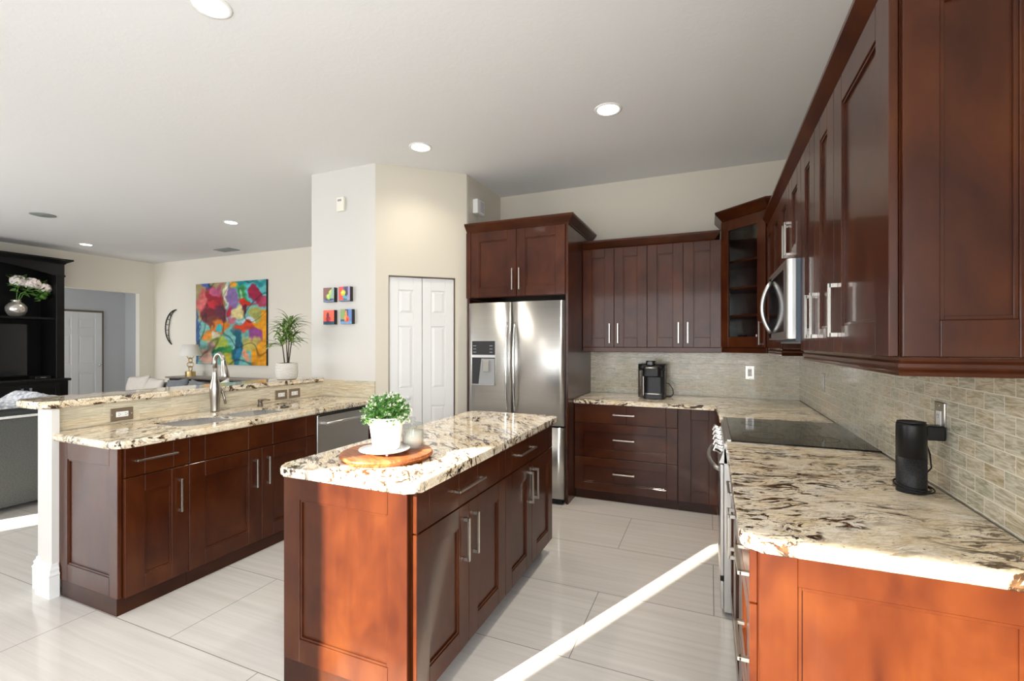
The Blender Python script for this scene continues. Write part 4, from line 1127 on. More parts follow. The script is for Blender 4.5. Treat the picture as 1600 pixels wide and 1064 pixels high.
TX, TY = -1.335, 1.712
def tray_set():
    mb = MB(); bm = mb.bm
    n = 56
    lo, m1, hi = [], [], []
    for i in range(n):
        a = 2 * math.pi * i / n
        k = 1 + 0.018 * math.sin(3 * a + 0.6) + 0.010 * math.sin(7 * a)
        lo.append((0.188 * k * math.cos(a), 0.188 * k * math.sin(a)))
        hi.append((0.202 * k * math.cos(a), 0.202 * k * math.sin(a)))
    rings = [[bm.verts.new((x, y, z)) for x, y in ol] for ol, z in ((lo, 0), (lo, 0.006), (hi, 0.016), ([(x * 1.0, y * 1.0) for x, y in hi], 0.022), ([(x * 0.975, y * 0.975) for x, y in hi], 0.029))]
    for a, b in zip(rings, rings[1:]):
        for i in range(n):
            j = (i + 1) % n; f = bm.faces.new((a[i], a[j], b[j], b[i])); f.smooth = True
    bm.faces.new(rings[0][::-1]); bm.faces.new(rings[-1])
    o = mb.build('serving_board', M['board'], loc=(TX, TY, 0.9215))
    tag(o, 'round live-edge wooden serving board on the island top', 'serving board')
    zt = 0.9215 + 0.0295
    px, py = -1.315, 1.672
    t = thing('plate', 'white footed plate under the potted plant', 'plate', (px, py, zt))
    MB().lathe([(0, 0.010), (0.085, 0.010), (0.106, 0.017), (0.110, 0.019), (0.109, 0.022), (0.086, 0.016), (0, 0.015)], 48, cap=False).build('dish', M['ceramic'], t)
    for q in range(4):
        a = R(45 + 90 * q)
        MB().ball((0.075 * math.cos(a), 0.075 * math.sin(a), 0.0055), 0.0055, 2).build('foot', M['ceramic'], t)
    # plant pot
    t = thing('potted_plant', 'bushy green plant with tiny white blossoms in a white pot on the island', 'plant', (px, py + 0.012, zt + 0.0165))
    MB().lathe([(0, 0), (0.054, 0), (0.0575, 0.004), (0.078, 0.138), (0.079, 0.142), (0.075, 0.142), (0.072, 0.130), (0, 0.128)], 48, cap=False).build('pot', M['ceramic'], t)
    mb, mw = MB(), MB()
    def leaf(m, p, d, L, W):
        d = d.normalized(); s = d.cross(Vector((random.uniform(-1, 1), random.uniform(-1, 1), random.uniform(-0.3, 1)))).normalized()
        u = d.cross(s)
        m.quad([p, p + d * L * 0.5 + s * W + u * 0.001, p + d * L, p + d * L * 0.5 - s * W + u * 0.001])
    stems = MB()
    for i in range(210):
        th = random.uniform(0, 2 * math.pi); ph = math.acos(random.uniform(-0.12, 1))
        dr = Vector((math.sin(ph) * math.cos(th), math.sin(ph) * math.sin(th), math.cos(ph)))
        rad = Vector((0.104, 0.104, 0.118)) * random.uniform(0.80, 1.05)
        tip = Vector((dr.x * rad.x, dr.y * rad.y, 0.132 + max(dr.z, -0.10) * rad.z))
        root = Vector((dr.x * 0.03, dr.y * 0.03, 0.13))
        stems.tube([root, root.lerp(tip, 0.6) + Vector((0, 0, 0.012)), tip], 0.0009, 4)
        for k in range(11):
            u = random.uniform(0.35, 1.0)
            p = root.lerp(tip, u) + Vector((0, 0, 0.012 * math.sin(math.pi * u)))
            dd = dr * 0.7 + Vector((random.uniform(-1, 1), random.uniform(-1, 1), random.uniform(-0.6, 1)))
            leaf(mb, p, dd, random.uniform(0.010, 0.017), random.uniform(0.0032, 0.0052))
        if random.random() < 0.40:
            for k in range(9):
                leaf(mw, tip + Vector((random.uniform(-1, 1), random.uniform(-1, 1), random.uniform(-1, 1))) * 0.004, dr + Vector((random.uniform(-1, 1), random.uniform(-1, 1), random.uniform(-1, 1))), 0.009, 0.0028)
    stems.build('stems', M['foliage'], t)
    mb.build('foliage', M['foliage'], t, normals=False); mw.build('blossoms', M['blossom'], t, normals=False)
    MB().lathe([(0, 0.1285), (0.071, 0.1285), (0.05, 0.134), (0, 0.137)], 24, cap=False).build('soil', M['soil'], t)
    # candle jar
    t = thing('candle_jar', 'lidded glass jar holding a white candle on the serving board', 'candle', (-1.272, 1.822, zt))
    MB().lathe([(0, 0), (0.049, 0), (0.051, 0.003), (0.051, 0.096), (0.049, 0.099), (0.0465, 0.097), (0.0465, 0.008), (0, 0.007)], 40, cap=False).build('jar', M['glass'], t)
    MB().lathe([(0, 0.0075), (0.0460, 0.0075), (0.0460, 0.076), (0, 0.074)], 36, cap=False).build('candle', M['wax'], t)
    ld = MB().lathe([(0.0, 0.0995), (0.050, 0.0995), (0.051, 0.103), (0.044, 0.111), (0.014, 0.115), (0.008, 0.119), (0.013, 0.126), (0.014, 0.133), (0.009, 0.139), (0, 0.140)], 36, cap=False).build('lid', M['glass'], t)
    # black bottle behind the pot
    t = thing('bottle', 'small black bottle with a white stopper half hidden behind the white pot', 'bottle', (-1.418, 1.765, zt))
    MB().lathe([(0, 0), (0.021, 0), (0.022, 0.004), (0.020, 0.05), (0.011, 0.075), (0.010, 0.098), (0, 0.099)], 24, cap=False).build('body', M['charcoal'], t)
    MB().ball((0, 0, 0.107), 0.0125).build('stopper', M['white_plastic'], t)
tray_set()

def palm():
    t = thing('potted_palm', 'small palm with narrow striped leaves in a ribbed white pot on the bar', 'plant', (-3.645, 3.205, 1.098))
    MB().lathe([(0, 0), (0.078, 0), (0.090, 0.012), (0.096, 0.06), (0.095, 0.125), (0.090, 0.150), (0.084, 0.152), (0.082, 0.140), (0, 0.138)], 40, cap=False).build('pot', M['ribbed'], t)
    MB().lathe([(0, 0.1385), (0.081, 0.1385), (0.06, 0.152), (0, 0.158)], 20, cap=False).build('soil', M['soil'], t)
    heads = [((0.01, 0.0), (0.025, 0.015), 0.50), ((-0.012, -0.012), (-0.03, -0.025), 0.335), ((0.006, 0.014), (0.028, 0.03), 0.365), ((-0.004, 0.012), (-0.01, 0.0), 0.42)]
    lv = MB()
    for (bx, by), (tx, ty), hz in heads:
        MB().tube([(bx, by, 0.14), ((bx + tx) / 2, (by + ty) / 2, (0.14 + hz) / 2), (tx, ty, hz)], [0.006, 0.005, 0.005], 8).build('stem', M['stem'], t)
        n = 26
        for i in range(n):
            a = i * 2.4 + random.uniform(-0.3, 0.3); el = R(random.uniform(5, 78))
            L = random.uniform(0.165, 0.235); W = random.uniform(0.0100, 0.0135)
            hd = Vector((math.cos(a), math.sin(a), 0)); sd = Vector((-math.sin(a), math.cos(a), 0))
            p = Vector((tx, ty, hz - 0.03 + 0.05 * random.random()))
            ang = el; prev = None; seg = 6
            for k in range(seg + 1):
                u = k / seg
                ww = W * (0.45 + 1.4 * u if u < 0.4 else 1.01) * (1 - max(0, u - 0.55) / 0.45) ** 0.8
                c = (lv.bm.verts.new(p - sd * ww), lv.bm.verts.new(p + Vector((0, 0, -ww * 0.35))), lv.bm.verts.new(p + sd * ww))
                if prev:
                    for q in (0, 1):
                        f = lv.bm.faces.new((prev[q], prev[q + 1], c[q + 1], c[q])); f.smooth = True
                prev = c
                p = p + (hd * math.cos(ang) + Vector((0, 0, math.sin(ang)))) * (L / seg)
                ang -= R(17) * (0.5 + u)
    lv.build('foliage', M['palm'], t, normals=False)
palm()

# ------------------------------------------------------------------ art
def grid_canvas(root, w, h, fn, res, depth, name='canvas'):
    """front face painted by fn(u, v) with v down from the top; the canvas faces -y"""
    bm = bmesh.new(); nx = max(2, int(res)); ny = max(2, int(res * h / w))
    lay = bm.verts.layers.float_color.new('Col')
    vs = []
    for j in range(ny + 1):
        row = []
        for i in range(nx + 1):
            v = bm.verts.new((w * i / nx, -depth, h - h * j / ny)); v[lay] = lin(*fn(i / nx, j / ny)); row.append(v)
        vs.append(row)
    for j in range(ny):
        for i in range(nx): bm.faces.new((vs[j][i], vs[j + 1][i], vs[j + 1][i + 1], vs[j][i + 1]))
    me = bpy.data.meshes.new(name); bm.to_mesh(me); bm.free(); me.materials.append(M['art'])
    o = bpy.data.objects.new(name, me); COL.objects.link(o); o.parent = root
    MB().box(0, w, -depth + 0.001, 0, 0, h).build('stretcher_frame', M['edge'], root)
def blend(base, blobs, warp, freq, seed, soft=0.16):
    def fn(u, v):
        n1 = noise.noise(Vector((u * freq, v * freq, seed))) * warp + noise.noise(Vector((u * freq * 3, v * freq * 3, seed + 5))) * warp * 0.4
        n2 = noise.noise(Vector((u * freq, v * freq, seed + 11))) * warp + noise.noise(Vector((u * freq * 3, v * freq * 3, seed + 17))) * warp * 0.4
        a, b = u + n1, v + n2
        c = list(base(u, v))
        for (cu, cv, ru, rv, col) in blobs:
            d = math.hypot((a - cu) / ru, (b - cv) / rv)
            k = min(1, max(0, (1.0 - d) / soft))
            if k: c = [x + (y - x) * k for x, y in zip(c, col)]
        s = 1 + 0.16 * noise.noise(Vector((u * 9 + v * 6, v * 26, seed + 3))) + 0.08 * noise.noise(Vector((u * 34, v * 20, seed + 8)))
        if soft > 0.2:
            q = abs(noise.noise(Vector((u * 3.6 + v * 1.2, v * 2.6, seed + 31))))
            if q < 0.035: s *= 0.55 + 12.8 * q
            s *= 0.93
        return tuple(min(255, max(0, x * s)) for x in c)
    return fn
def big_painting():
    x0, x1, z0, z1 = -9.34, -7.40, 1.03, 2.60
    t = thing('painting', 'large abstract canvas in reds, orange and teal on the living room wall', 'painting', (x0, LY, z0))
    def base(u, v):
        if u < 0.45: return (128, 196, 184) if v > 0.45 else (176, 160, 110)
        return (246, 166, 24) if u > 0.8 and v > 0.35 else (120, 196, 190)
    B = [(0.16, 0.02, 0.12, 0.05, (70, 110, 190)), (0.12, 0.22, 0.11, 0.17, (228, 112, 110)), (0.28, 0.2, 0.15, 0.2, (164, 26, 46)), (0.31, 0.1, 0.1, 0.09, (206, 96, 136)),
         (0.2, 0.38, 0.14, 0.14, (118, 16, 36)), (0.25, 0.29, 0.12, 0.05, (214, 40, 54)), (0.37, 0.37, 0.1, 0.12, (104, 34, 60)), (0.25, 0.52, 0.08, 0.12, (126, 54, 34)), (0.38, 0.53, 0.14, 0.13, (236, 132, 22)),
         (0.38, 0.55, 0.05, 0.06, (62, 190, 200)), (0.18, 0.63, 0.12, 0.08, (242, 150, 40)), (0.455, 0.14, 0.025, 0.19, (238, 228, 204)), (0.52, 0.24, 0.07, 0.22, (146, 116, 176)), (0.57, 0.05, 0.07, 0.07, (242, 172, 54)),
         (0.82, 0.03, 0.24, 0.06, (20, 140, 150)), (0.8, 0.17, 0.22, 0.15, (96, 206, 212)), (0.68, 0.16, 0.10, 0.12, (62, 150, 74)), (0.66, 0.18, 0.04, 0.09, (150, 206, 160)), (0.70, 0.27, 0.13, 0.06, (228, 52, 32)), (0.85, 0.17, 0.07, 0.13, (168, 32, 72)),
         (0.94, 0.26, 0.10, 0.08, (194, 72, 104)), (0.71, 0.34, 0.05, 0.07, (110, 30, 60)), (0.62, 0.38, 0.11, 0.07, (238, 218, 152)), (0.85, 0.40, 0.10, 0.10, (178, 178, 98)), (0.50, 0.36, 0.04, 0.06, (206, 40, 60)),
         (0.55, 0.47, 0.09, 0.06, (204, 112, 132)), (0.75, 0.48, 0.14, 0.03, (218, 228, 238)), (0.73, 0.57, 0.18, 0.07, (224, 72, 42)), (0.88, 0.65, 0.10, 0.10, (156, 74, 146)), (0.78, 0.74, 0.12, 0.10, (206, 190, 96)),
         (0.60, 0.78, 0.10, 0.22, (24, 96, 116)), (0.62, 0.86, 0.05, 0.16, (40, 130, 170)), (0.53, 0.68, 0.03, 0.14, (130, 200, 190)), (0.42, 0.84, 0.13, 0.14, (64, 152, 66)), (0.32, 0.72, 0.14, 0.08, (178, 196, 66)), (0.30, 0.63, 0.09, 0.05, (234, 224, 194)),
         (0.34, 0.82, 0.09, 0.03, (20, 120, 80)), (0.48, 0.94, 0.08, 0.08, (200, 190, 60)), (0.73, 0.88, 0.05, 0.14, (244, 172, 132)), (0.16, 0.90, 0.13, 0.10, (238, 186, 164)), (0.24, 0.78, 0.05, 0.10, (232, 190, 170)), (0.02, 0.66, 0.035, 0.40, (52, 92, 152))]
    grid_canvas(t, x1 - x0, z1 - z0, blend(base, B, 0.075, 6, 2.0, 0.30), 200, 0.04)
big_painting()
def pear_art(x, z, label, bg, fr, seed):
    t = thing('small_painting', label, 'painting', (x, PA.y, z), 0, 'four small fruit canvases')
    grid_canvas(t, 0.135, 0.138, blend(bg, fr, 0.03, 5, seed), 40, 0.042)
pear_art(-3.455, 1.832, 'small canvas of a green pear on brown, upper left of the four fruit paintings',
         lambda u, v: (128, 82, 78) if v < 0.78 and u < 0.8 - v * 0.4 else ((150, 170, 160) if v < 0.8 else (110, 120, 150)),
         [(0.52, 0.82, 0.46, 0.08, (52, 56, 92)), (0.50, 0.62, 0.24, 0.22, (150, 196, 80)), (0.62, 0.36, 0.12, 0.2, (176, 210, 90)), (0.45, 0.6, 0.08, 0.14, (214, 226, 130)), (0.72, 0.2, 0.05, 0.1, (210, 214, 120))], 3)
pear_art(-3.262, 1.834, 'small canvas of a yellow lemon on red, upper right of the four fruit paintings',
         lambda u, v: (236, 72, 66) if u < 0.42 else ((90, 80, 120) if u < 0.85 else (170, 150, 190)),
         [(0.6, 0.72, 0.24, 0.14, (70, 170, 178)), (0.66, 0.35, 0.12, 0.34, (58, 52, 84)), (0.40, 0.42, 0.24, 0.22, (196, 204, 50)), (0.36, 0.38, 0.10, 0.1, (226, 226, 110)), (0.8, 0.75, 0.1, 0.2, (150, 150, 180)), (0.5, 0.97, 0.6, 0.06, (90, 120, 140))], 9)
pear_art(-3.455, 1.616, 'small canvas of a dark red pear on orange, lower left of the four fruit paintings',
         lambda u, v: (244, 96, 66) if v < 0.8 else (26, 84, 108),
         [(0.46, 0.62, 0.22, 0.20, (150, 24, 46)), (0.42, 0.34, 0.12, 0.2, (104, 20, 36)), (0.56, 0.66, 0.1, 0.12, (196, 50, 70)), (0.46, 0.84, 0.3, 0.05, (60, 30, 60))], 14)
pear_art(-3.240, 1.618, 'small canvas of an orange pear on blue, lower right of the four fruit paintings',
         lambda u, v: (132, 160, 90) if u < 0.42 and v < 0.7 else ((40, 60, 120) if u < 0.7 else (86, 128, 190)),
         [(0.5, 0.92, 0.7, 0.14, (96, 150, 190)), (0.55, 0.66, 0.26, 0.24, (232, 90, 46)), (0.5, 0.32, 0.1, 0.26, (240, 130, 70)), (0.42, 0.6, 0.1, 0.18, (246, 160, 60)), (0.62, 0.72, 0.1, 0.14, (196, 36, 40))], 21)
def alarm_boxes():
    t = thing('wall_sensor', 'small ivory alarm box high on the pantry wall above the fruit paintings', 'sensor', (-3.255, PA.y, 2.77))
    MB().box(-0.05, 0.04, -0.028, 0, -0.070, 0.065, 0.004).build('housing', M['ivory'], t)
    MB().box(-0.035, 0.012, -0.0288, -0.028, 0.025, 0.045).build('display', M['grey'], t)
    t = thing('door_chime', 'white chime box on the wall above the refrigerator cabinet', 'chime', (-2.217, 4.30, 2.83), R(90))
    MB().box(-0.085, 0.075, -0.055, 0, -0.075, 0.07, 0.004).build('housing', M['white_plastic'], t)
    mb = MB()
    for k in range(6): mb.box(-0.02, 0.06, -0.0562, -0.055, -0.045 + k * 0.018, -0.038 + k * 0.018)
    mb.build('grille', M['grey'], t)
alarm_boxes()

# ------------------------------------------------------------------ living room
def hutch():
    xb, xf = LX + 0.01, -10.22
    y0, y1 = 1.50, 4.40
    t = thing('entertainment_unit', 'tall black entertainment unit with an arched top and open shelves', 'cabinet', (xb, 0, 0))
    d = xf - xb
    m = M['espresso']
    zt = 2.60
    MB().box(0.0, d + 0.05, y0 - 0.02, y1 + 0.03, 0.0, 0.80, 0.004).build('base_cabinet', m, t)
    MB().box(0.0, d + 0.08, y0 - 0.05, y1 + 0.06, 0.80, 0.84, 0.006).build('counter_ledge', m, t)
    MB().box(0.0, d, y1 - 0.11, y1, 0.84, zt, 0.003).build('side_stile', m, t)
    MB().box(0.0, d, y0, y0 + 0.11, 0.84, zt, 0.003).build('side_stile', m, t)
    MB().box(0.0, 0.02, y0 + 0.02, y1 - 0.02, 0.84, 2.80).build('back_panel', m, t)
    MB().box(0.02, d - 0.03, y0 + 0.11, y1 - 0.11, 1.835, 1.870, 0.003).build('shelf', m, t)
    # arched head
    mb = MB(); n = 24
    a, b = y0 + 0.0, y1 - 0.0
    pts = [(a, 2.82), (b, 2.82), (b, 2.585)]
    ia, ib = a + 0.11, b - 0.11
    for i in range(n + 1):
        u = i / n; y = ib + (ia - ib) * u
        pts.append((y, 2.585 + 0.17 * (1 - (2 * u - 1) ** 2)))
    pts.append((a, 2.585))
    mb.prism(pts, d - 0.035, d, M=Matrix(((0, 0, 1, 0), (1, 0, 0, 0), (0, 1, 0, 0), (0, 0, 0, 1))))
    mb.box(0, d - 0.035, a, b, 2.78, 2.82).box(d - 0.02, d + 0.012, y1 - 0.12, y1 + 0.012, 2.575, 2.605, 0.003)
    mb.box(0, d - 0.035, y1 - 0.02, y1, 2.60, 2.80)
    mb.build('arched_header', m, t)
    prof = [(0, 0), (0.01, 0), (0.02, 0.02), (0.07, 0.05), (0.09, 0.06), (0.09, 0.085), (0, 0.085)]
    MB().sweep([(0.0, y0), (d, y0), (d, y1), (0.0, y1)], [(o, 2.79 + z) for o, z in prof], 1).build('crown_molding', m, t)
    ym = 3.875; wdt = 0.44
    for k in range(6):
        ya = ym + wdt * (1 - k); yb = ya - wdt
        if yb < y0: break
        Mx = Matrix(((0, 0, 1, d + 0.05), (1, 0, 0, yb + 0.004), (0, 1, 0, 0.09), (0, 0, 0, 1)))
        w_, h_ = wdt - 0.008, 0.66
        mb = MB()
        mb.box(0, 0.06, 0, h_, 0, 0.02, 0.002, Mx).box(w_ - 0.06, w_, 0, h_, 0, 0.02, 0.002, Mx).box(0.06, w_ - 0.06, 0, 0.06, 0, 0.02, 0.002, Mx).box(0.06, w_ - 0.06, h_ - 0.06, h_, 0, 0.02, 0.002, Mx).box(0.06, w_ - 0.06, 0.06, h_ - 0.06, 0, 0.008, 0, Mx)
        dd = mb.build('door', m, t)
        hy = (yb + 0.05) if k % 2 == 0 else (ya - 0.05)
        MB().box(d + 0.07, d + 0.105, hy - 0.018, hy + 0.018, 0.695, 0.71).box(d + 0.07, d + 0.105, hy - 0.018, hy + 0.018, 0.585, 0.60).box(d + 0.095, d + 0.107, hy - 0.014, hy + 0.014, 0.585, 0.71).build('handle', M['chrome'], dd)
    tv = thing('television', 'flat black television standing in the entertainment unit', 'television', (xb + 0.22, 3.10, 0.8405))
    MB().box(0, 0.045, -0.93, 0.93, 0.05, 0.92, 0.006).build('housing', M['black'], tv)
    MB().box(0.045, 0.047, -0.915, 0.915, 0.075, 0.905).build('screen', M['screen'], tv)
    MB().box(-0.08, 0.14, -0.30, 0.30, 0.0, 0.012, 0.003).box(0.0, 0.03, -0.06, 0.06, 0.01, 0.08).build('stand', M['black'], tv)
    bx = thing('media_box', 'slim black media box with a silver mark on the entertainment unit ledge', 'media box', (xb + 0.36, 4.15, 0.8405))
    MB().box(-0.10, 0.10, -0.10, 0.10, 0, 0.045, 0.003).build('case', M['black'], bx)
    MB().box(0.10, 0.1012, -0.035, 0.035, 0.02, 0.03).build('badge', M['grey'], bx)
    v = thing('vase', 'round hammered silver vase of white hydrangeas on the black shelf', 'vase', (xb + 0.30, 3.875, 1.8705))
    MB().lathe([(0, 0), (0.065, 0), (0.095, 0.025), (0.132, 0.10), (0.130, 0.16), (0.095, 0.215), (0.058, 0.24), (0.053, 0.255), (0.068, 0.272), (0.060, 0.27), (0.046, 0.255), (0.050, 0.23), (0, 0.22)], 32, cap=False).build('vessel', M['vase'], v)
    heads = [(0.02, 0.02, 0.585, 0.105), (0.06, 0.17, 0.560, 0.110), (0.03, 0.33, 0.500, 0.100)]
    ml, mst = MB(), MB()
    for (x, y, z, r) in heads:
        mp = MB()
        mp.ball((x, y, z), r * 0.82, 2, (1, 1, 0.85))
        for i in range(130):
            th = random.uniform(0, 2 * math.pi); ph = math.acos(random.uniform(-0.7, 1))
            dr = Vector((math.sin(ph) * math.cos(th), math.sin(ph) * math.sin(th), math.cos(ph) * 0.85))
            p = Vector((x, y, z)) + dr * r * random.uniform(0.88, 1.02)
            s = dr.orthogonal().normalized(); q = dr.normalized().cross(s); rr = 0.026
            a0 = random.uniform(0, 1.5)
            for k in range(4):
                a = a0 + k * math.pi / 2
                e = s * math.cos(a) + q * math.sin(a); f = q * math.cos(a) - s * math.sin(a)
                mp.quad([p, p + e * rr * 0.6 + f * rr * 0.5 + dr * 0.004, p + e * rr, p + e * rr * 0.6 - f * rr * 0.5 + dr * 0.004])
        mp.build('flower_head', M['hyd'], v, normals=False)
        mst.tube([(0, 0, 0.18), (x * 0.3, y * 0.25, 0.38), (x, y, z - 0.08)], 0.007, 6)
    mst.build('stems', M['hleaf'], v)
    for i in range(120):
        x, y, z, r = random.choice(heads)
        a = random.uniform(0, 2 * math.pi)
        p = Vector((x + random.uniform(-0.08, 0.04), min(y + random.uniform(-0.08, 0.12), 0.32), z + random.uniform(-0.20, 0.08)))
        dr = Vector((math.cos(a) * 0.6, math.sin(a) * 0.7, random.uniform(-0.5, 0.6))).normalized()
        s = dr.cross(Vector((0.3, 0.1, 1))).normalized(); L = random.uniform(0.10, 0.15); W = L * 0.34
        u = dr.cross(s) * 0.02
        ml.quad([p, p + dr * L * 0.35 + s * W + u, p + dr * L, p + dr * L * 0.5 + u * 0]); ml.quad([p, p + dr * L * 0.5, p + dr * L, p + dr * L * 0.35 - s * W + u])
    ml.build('leaves', M['hleaf'], v, normals=False)
hutch()
def pillow_mb(w, h, th, Mx=None):
    mb = MB(); n = 14; bm = mb.bm
    g = {}
    for s in (-1, 1):
        for i in range(n + 1):
            for j in range(n + 1):
                u, v = 2 * i / n - 1, 2 * j / n - 1
                k = (max(0, 1 - u * u) * max(0, 1 - v * v)) ** 0.42
                pinch = 1 - 0.07 * (1 - abs(u) * abs(v))
                edge = i in (0, n) or j in (0, n)
                if edge and s == 1: g[(s, i, j)] = g[(-1, i, j)]; continue
                wr = 0.012 * noise.noise(Vector((u * 2, v * 2, w * 10 + s)))
                g[(s, i, j)] = bm.verts.new((u * w / 2 * pinch, v * h / 2 * pinch, s * th / 2 * k + (0 if edge else wr)))
    for s in (-1, 1):
        for i in range(n):
            for j in range(n):
                f = bm.faces.new((g[(s, i, j)], g[(s, i + 1, j)], g[(s, i + 1, j + 1)], g[(s, i, j + 1)])); f.smooth = True
    if Mx is not None: bmesh.ops.transform(bm, matrix=Mx, verts=list(bm.verts))
    return mb
def sofas():
    # grey sofa end beyond the bar, at the left of the picture
    t = thing('sofa', 'charcoal grey sofa with pale piping behind the bar post', 'sofa', (-5.46, 2.55, 0))
    MB().box(-0.95, 0.0, -1.05, 1.15, 0.045, 0.80, 0.035, None, 4).build('frame', M['sofa'], t)
    MB().tube([(-0.005, -1.02, 0.805), (-0.005, 1.12, 0.805)], 0.011, 10).build('piping', M['piping'], t)
    MB().box(-0.93, -0.10, -1.0, 1.10, 0.78, 0.86, 0.035, None, 4).build('seat_cushion', M['sofa'], t)
    for y in (-0.95, 1.05):
        for x in (-0.88, -0.08): MB().box(x - 0.03, x + 0.03, y - 0.03, y + 0.03, 0, 0.06).build('leg', M['black'], t)
    mb = MB(); bm = mb.bm; nx, ny = 14, 60
    vs = []
    for j in range(ny + 1):
        row = []
        for i in range(nx + 1):
            x = -0.60 + 0.56 * i / nx; y = -0.95 + 1.95 * j / ny
            z = 0.868 + 0.028 * abs(math.sin(i * 0.9)) * abs(math.sin(j * 0.75)) + 0.03 * noise.noise(Vector((x * 5, y * 5, 2)))
            z += 0.075 * math.exp(-((y + 0.31) / 0.13) ** 2)
            row.append(bm.verts.new((x, y, max(z, 0.866))))
        vs.append(row)
    for j in range(ny):
        for i in range(nx):
            f = bm.faces.new((vs[j][i], vs[j][i + 1], vs[j + 1][i + 1], vs[j + 1][i])); f.smooth = True
    o = mb.build('throw_blanket', M['throw'], loc=(-5.46, 2.55, 0))
    md = o.modifiers.new('t', 'SOLIDIFY'); md.thickness = 0.012; md.offset = 1
    tag(o, 'tufted blue and white throw spread over the charcoal sofa', 'throw')
    # far couch below the big painting
    c = thing('sofa', 'low grey couch in front of the console under the large painting', 'sofa', (-8.05, 4.75, 0))
    MB().box(-1.25, 1.25, -0.45, 0.45, 0.10, 0.42, 0.04, None, 3).build('seat', M['sofa'], c)
    MB().box(-1.25, 1.25, 0.22, 0.46, 0.40, 0.76, 0.05, None, 3).build('backrest', M['sofa'], c)
    for s in (-1, 1): MB().box(s * 1.25 - 0.11, s * 1.25 + 0.11, -0.45, 0.45, 0.10, 0.62, 0.04, None, 3).build('armrest', M['sofa'], c)
    for x in (-1.15, 1.15):
        for y in (-0.38, 0.38): MB().box(x - 0.03, x + 0.03, y - 0.03, y + 0.03, 0, 0.11).build('leg', M['black'], c)
    def pil(label, x, y, z, w, h, th, tilt, yaw, mat, roll=0):
        Mx = Matrix.Rotation(R(yaw), 4, 'Z') @ Matrix.Rotation(R(90 - tilt), 4, 'X') @ Matrix.Rotation(R(roll), 4, 'Z')
        o = pillow_mb(w, h, th, Mx).build('throw_pillow', M[mat], loc=(x, y, z))
        tag(o, label, 'pillow', 'pillows on the far couch')
    pil('oatmeal pillow at the hall end of the far couch', -8.98, 4.84, 0.655, 0.50, 0.46, 0.16, 12, 8, 'pillow_w', 5)
    pil('oatmeal pillow leaning between the first pale one and grey ones', -8.46, 4.78, 0.650, 0.50, 0.44, 0.16, 18, -6, 'pillow_w', -3)
    pil('slate grey pillow beside the oatmeal pair on the far couch', -7.95, 4.84, 0.640, 0.46, 0.44, 0.16, 14, 5, 'pillow_g', 6)
    pil('slate grey pillow under the lamp end of the console', -7.45, 4.80, 0.635, 0.48, 0.44, 0.17, 16, -8, 'pillow_g', -5)
    pil('small white pillow at the far couch end behind the faucet', -6.90, 4.84, 0.640, 0.42, 0.42, 0.14, 12, 4, 'throw_w', 22)
sofas()
def console():
    t = thing('console_table', 'narrow console table with scrolled iron brackets below the large painting', 'table', (-8.22, 5.83, 0))
    MB().box(-1.36, 1.36, -0.20, 0.20, 0.775, 0.805, 0.004).build('table_top', M['console'], t)
    MB().box(-1.28, 1.28, -0.17, 0.17, 0.735, 0.775).build('apron', M['iron'], t)
    for x in (-1.25, 1.25):
        for y in (-0.15, 0.15): MB().box(x - 0.02, x + 0.02, y - 0.02, y + 0.02, 0, 0.735, 0.002).build('leg', M['iron'], t)
    mb = MB()
    for q in (-1, 1):
        pts = []
        for i in range(24):
            a = i / 23 * 4.5; r = 0.055 * (1 - i / 30)
            pts.append((q * (-1.16 + r * math.cos(a) * -1), -0.185, 0.67 + r * math.sin(a)))
        mb.tube(pts, 0.008, 8)
    mb.build('bracket', M['iron'], t)
    l = thing('table_lamp', 'small table lamp of interlocked gold rings with a linen shade', 'lamp', (-9.10, 5.80, 0.8055))
    MB().lathe([(0, 0), (0.085, 0), (0.085, 0.10), (0, 0.10)], 32, cap=False, smooth=False).build('base', M['gold'], l)
    mb = MB()
    for k in range(4):
        pts = []
        for i in range(24):
            a = 2 * math.pi * i / 24
            e, f = 0.050 * math.cos(a), 0.050 * math.sin(a)
            pts.append((e if k % 2 == 0 else e * 0.6, 0.0 if k % 2 == 0 else e * 0.8, 0.148 + k * 0.080 + f))
        mb.tube(pts, 0.009, 8, closed=True)
    mb.build('ring_stem', M['gold'], l)
    MB().lathe([(0.190, 0.395), (0.125, 0.610), (0.122, 0.610), (0.187, 0.395)], 40, cap=False).build('lamp_shade', M['lampshade'], l)
    MB().tube([(0, 0, 0.43), (0, 0, 0.60)], 0.012, 8).build('socket', M['gold'], l)
console()
def crescent():
    t = thing('wall_sculpture', 'crescent moon shaped iron wall ornament beside the large painting', 'wall decoration', (-10.05, LY, 1.75))
    mb = MB()
    outer, inner = [], []
    for i in range(25):
        u = i / 24; a = R(92 + 152 * u)
        outer.append((0.08 + 0.36 * math.cos(a), -0.02, 0.37 * math.sin(a) * 1.0 + 0.0))
        k = math.sin(math.pi * u)
        inner.append((0.08 + (0.36 - 0.115 * k) * math.cos(a), -0.02, (0.37 - 0.07 * k) * math.sin(a)))
    mb.tube(outer, 0.010, 8).tube(inner, 0.008, 8)
    for i in range(3, 23, 3): mb.tube([outer[i], inner[i]], 0.006, 6)
    mb.build('crescent_frame', M['iron'], t)
crescent()

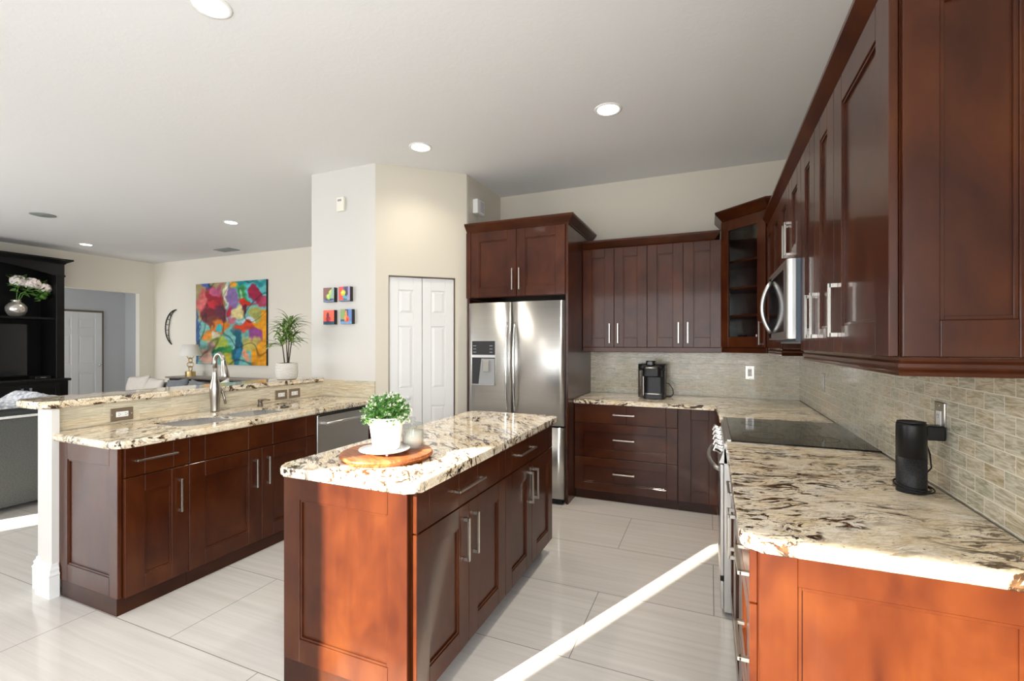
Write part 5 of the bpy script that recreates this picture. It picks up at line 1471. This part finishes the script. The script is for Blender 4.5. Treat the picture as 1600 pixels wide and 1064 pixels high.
# ------------------------------------------------------------------ ceiling fittings
def downlight(x, y, label, power, proto=[]):
    if not proto:
        t = thing('recessed_downlight', label, 'ceiling light', (x, y, CEIL), 0, 'recessed ceiling lights')
        MB().lathe([(0.098, 0), (0.098, -0.004), (0.088, -0.007), (0.076, -0.004), (0.074, 0.0)], 40, cap=False).build('trim_ring', M['white_plastic'], t)
        MB().lathe([(0, -0.0015), (0.0745, -0.0015), (0.0745, -0.0045), (0, -0.0045)], 36, cap=False).build('lens', M['lamp_lens'], t)
        proto.append(t)
    else:
        t = copy_thing(proto[0], (x, y, CEIL), 0, label)
    if power:
        d = bpy.data.lights.new('downlight_beam', 'SPOT'); d.energy = power; d.color = (1.0, 0.90, 0.75)
        d.spot_size = R(140); d.spot_blend = 0.9; d.shadow_soft_size = 0.07; d.specular_factor = 0.15
        o = bpy.data.objects.new('downlight_beam', d); o.location = (x, y, CEIL - 0.02); COL.objects.link(o)
downlight(-2.284, 1.551, 'lit round ceiling light above the peninsula end, cut by the picture top', 45)
downlight(-2.278, 3.374, 'lit round ceiling light in front of the pantry door', 34)
downlight(-0.672, 3.354, 'lit round ceiling light over the aisle between island and range', 130)
downlight(-6.107, 4.443, 'lit round ceiling light closest to the large painting', 30)
downlight(-9.727, 4.475, 'lit round ceiling light near the black entertainment unit', 34)
def ceiling_fittings():
    t = thing('ceiling_speaker', 'flat round grey speaker grille in the living room ceiling', 'ceiling speaker', (-8.0, 3.223, CEIL))
    MB().lathe([(0.13, 0), (0.13, -0.006), (0.115, -0.010), (0, -0.010)], 40, cap=False).build('grille', M['vent'], t)
    t = thing('ceiling_vent', 'rectangular grey air vent in the ceiling before the large painting', 'vent', (-7.95, 5.70, CEIL))
    mb = MB().box(-0.20, 0.20, -0.11, -0.085, -0.012, 0, 0.002).box(-0.20, 0.20, 0.085, 0.11, -0.012, 0, 0.002).box(-0.20, -0.175, -0.085, 0.085, -0.012, 0, 0.002).box(0.175, 0.20, -0.085, 0.085, -0.012, 0, 0.002)
    mb.build('vent_frame', M['vent'], t)
    mb = MB()
    for k in range(8): mb.box(-0.175, 0.175, -0.004, 0.004, -0.009, 0.009, 0, Matrix.Translation((0, -0.075 + k * 0.0215, -0.006)) @ Matrix.Rotation(R(35), 4, 'X'))
    mb.build('slats', M['vent'], t)
ceiling_fittings()
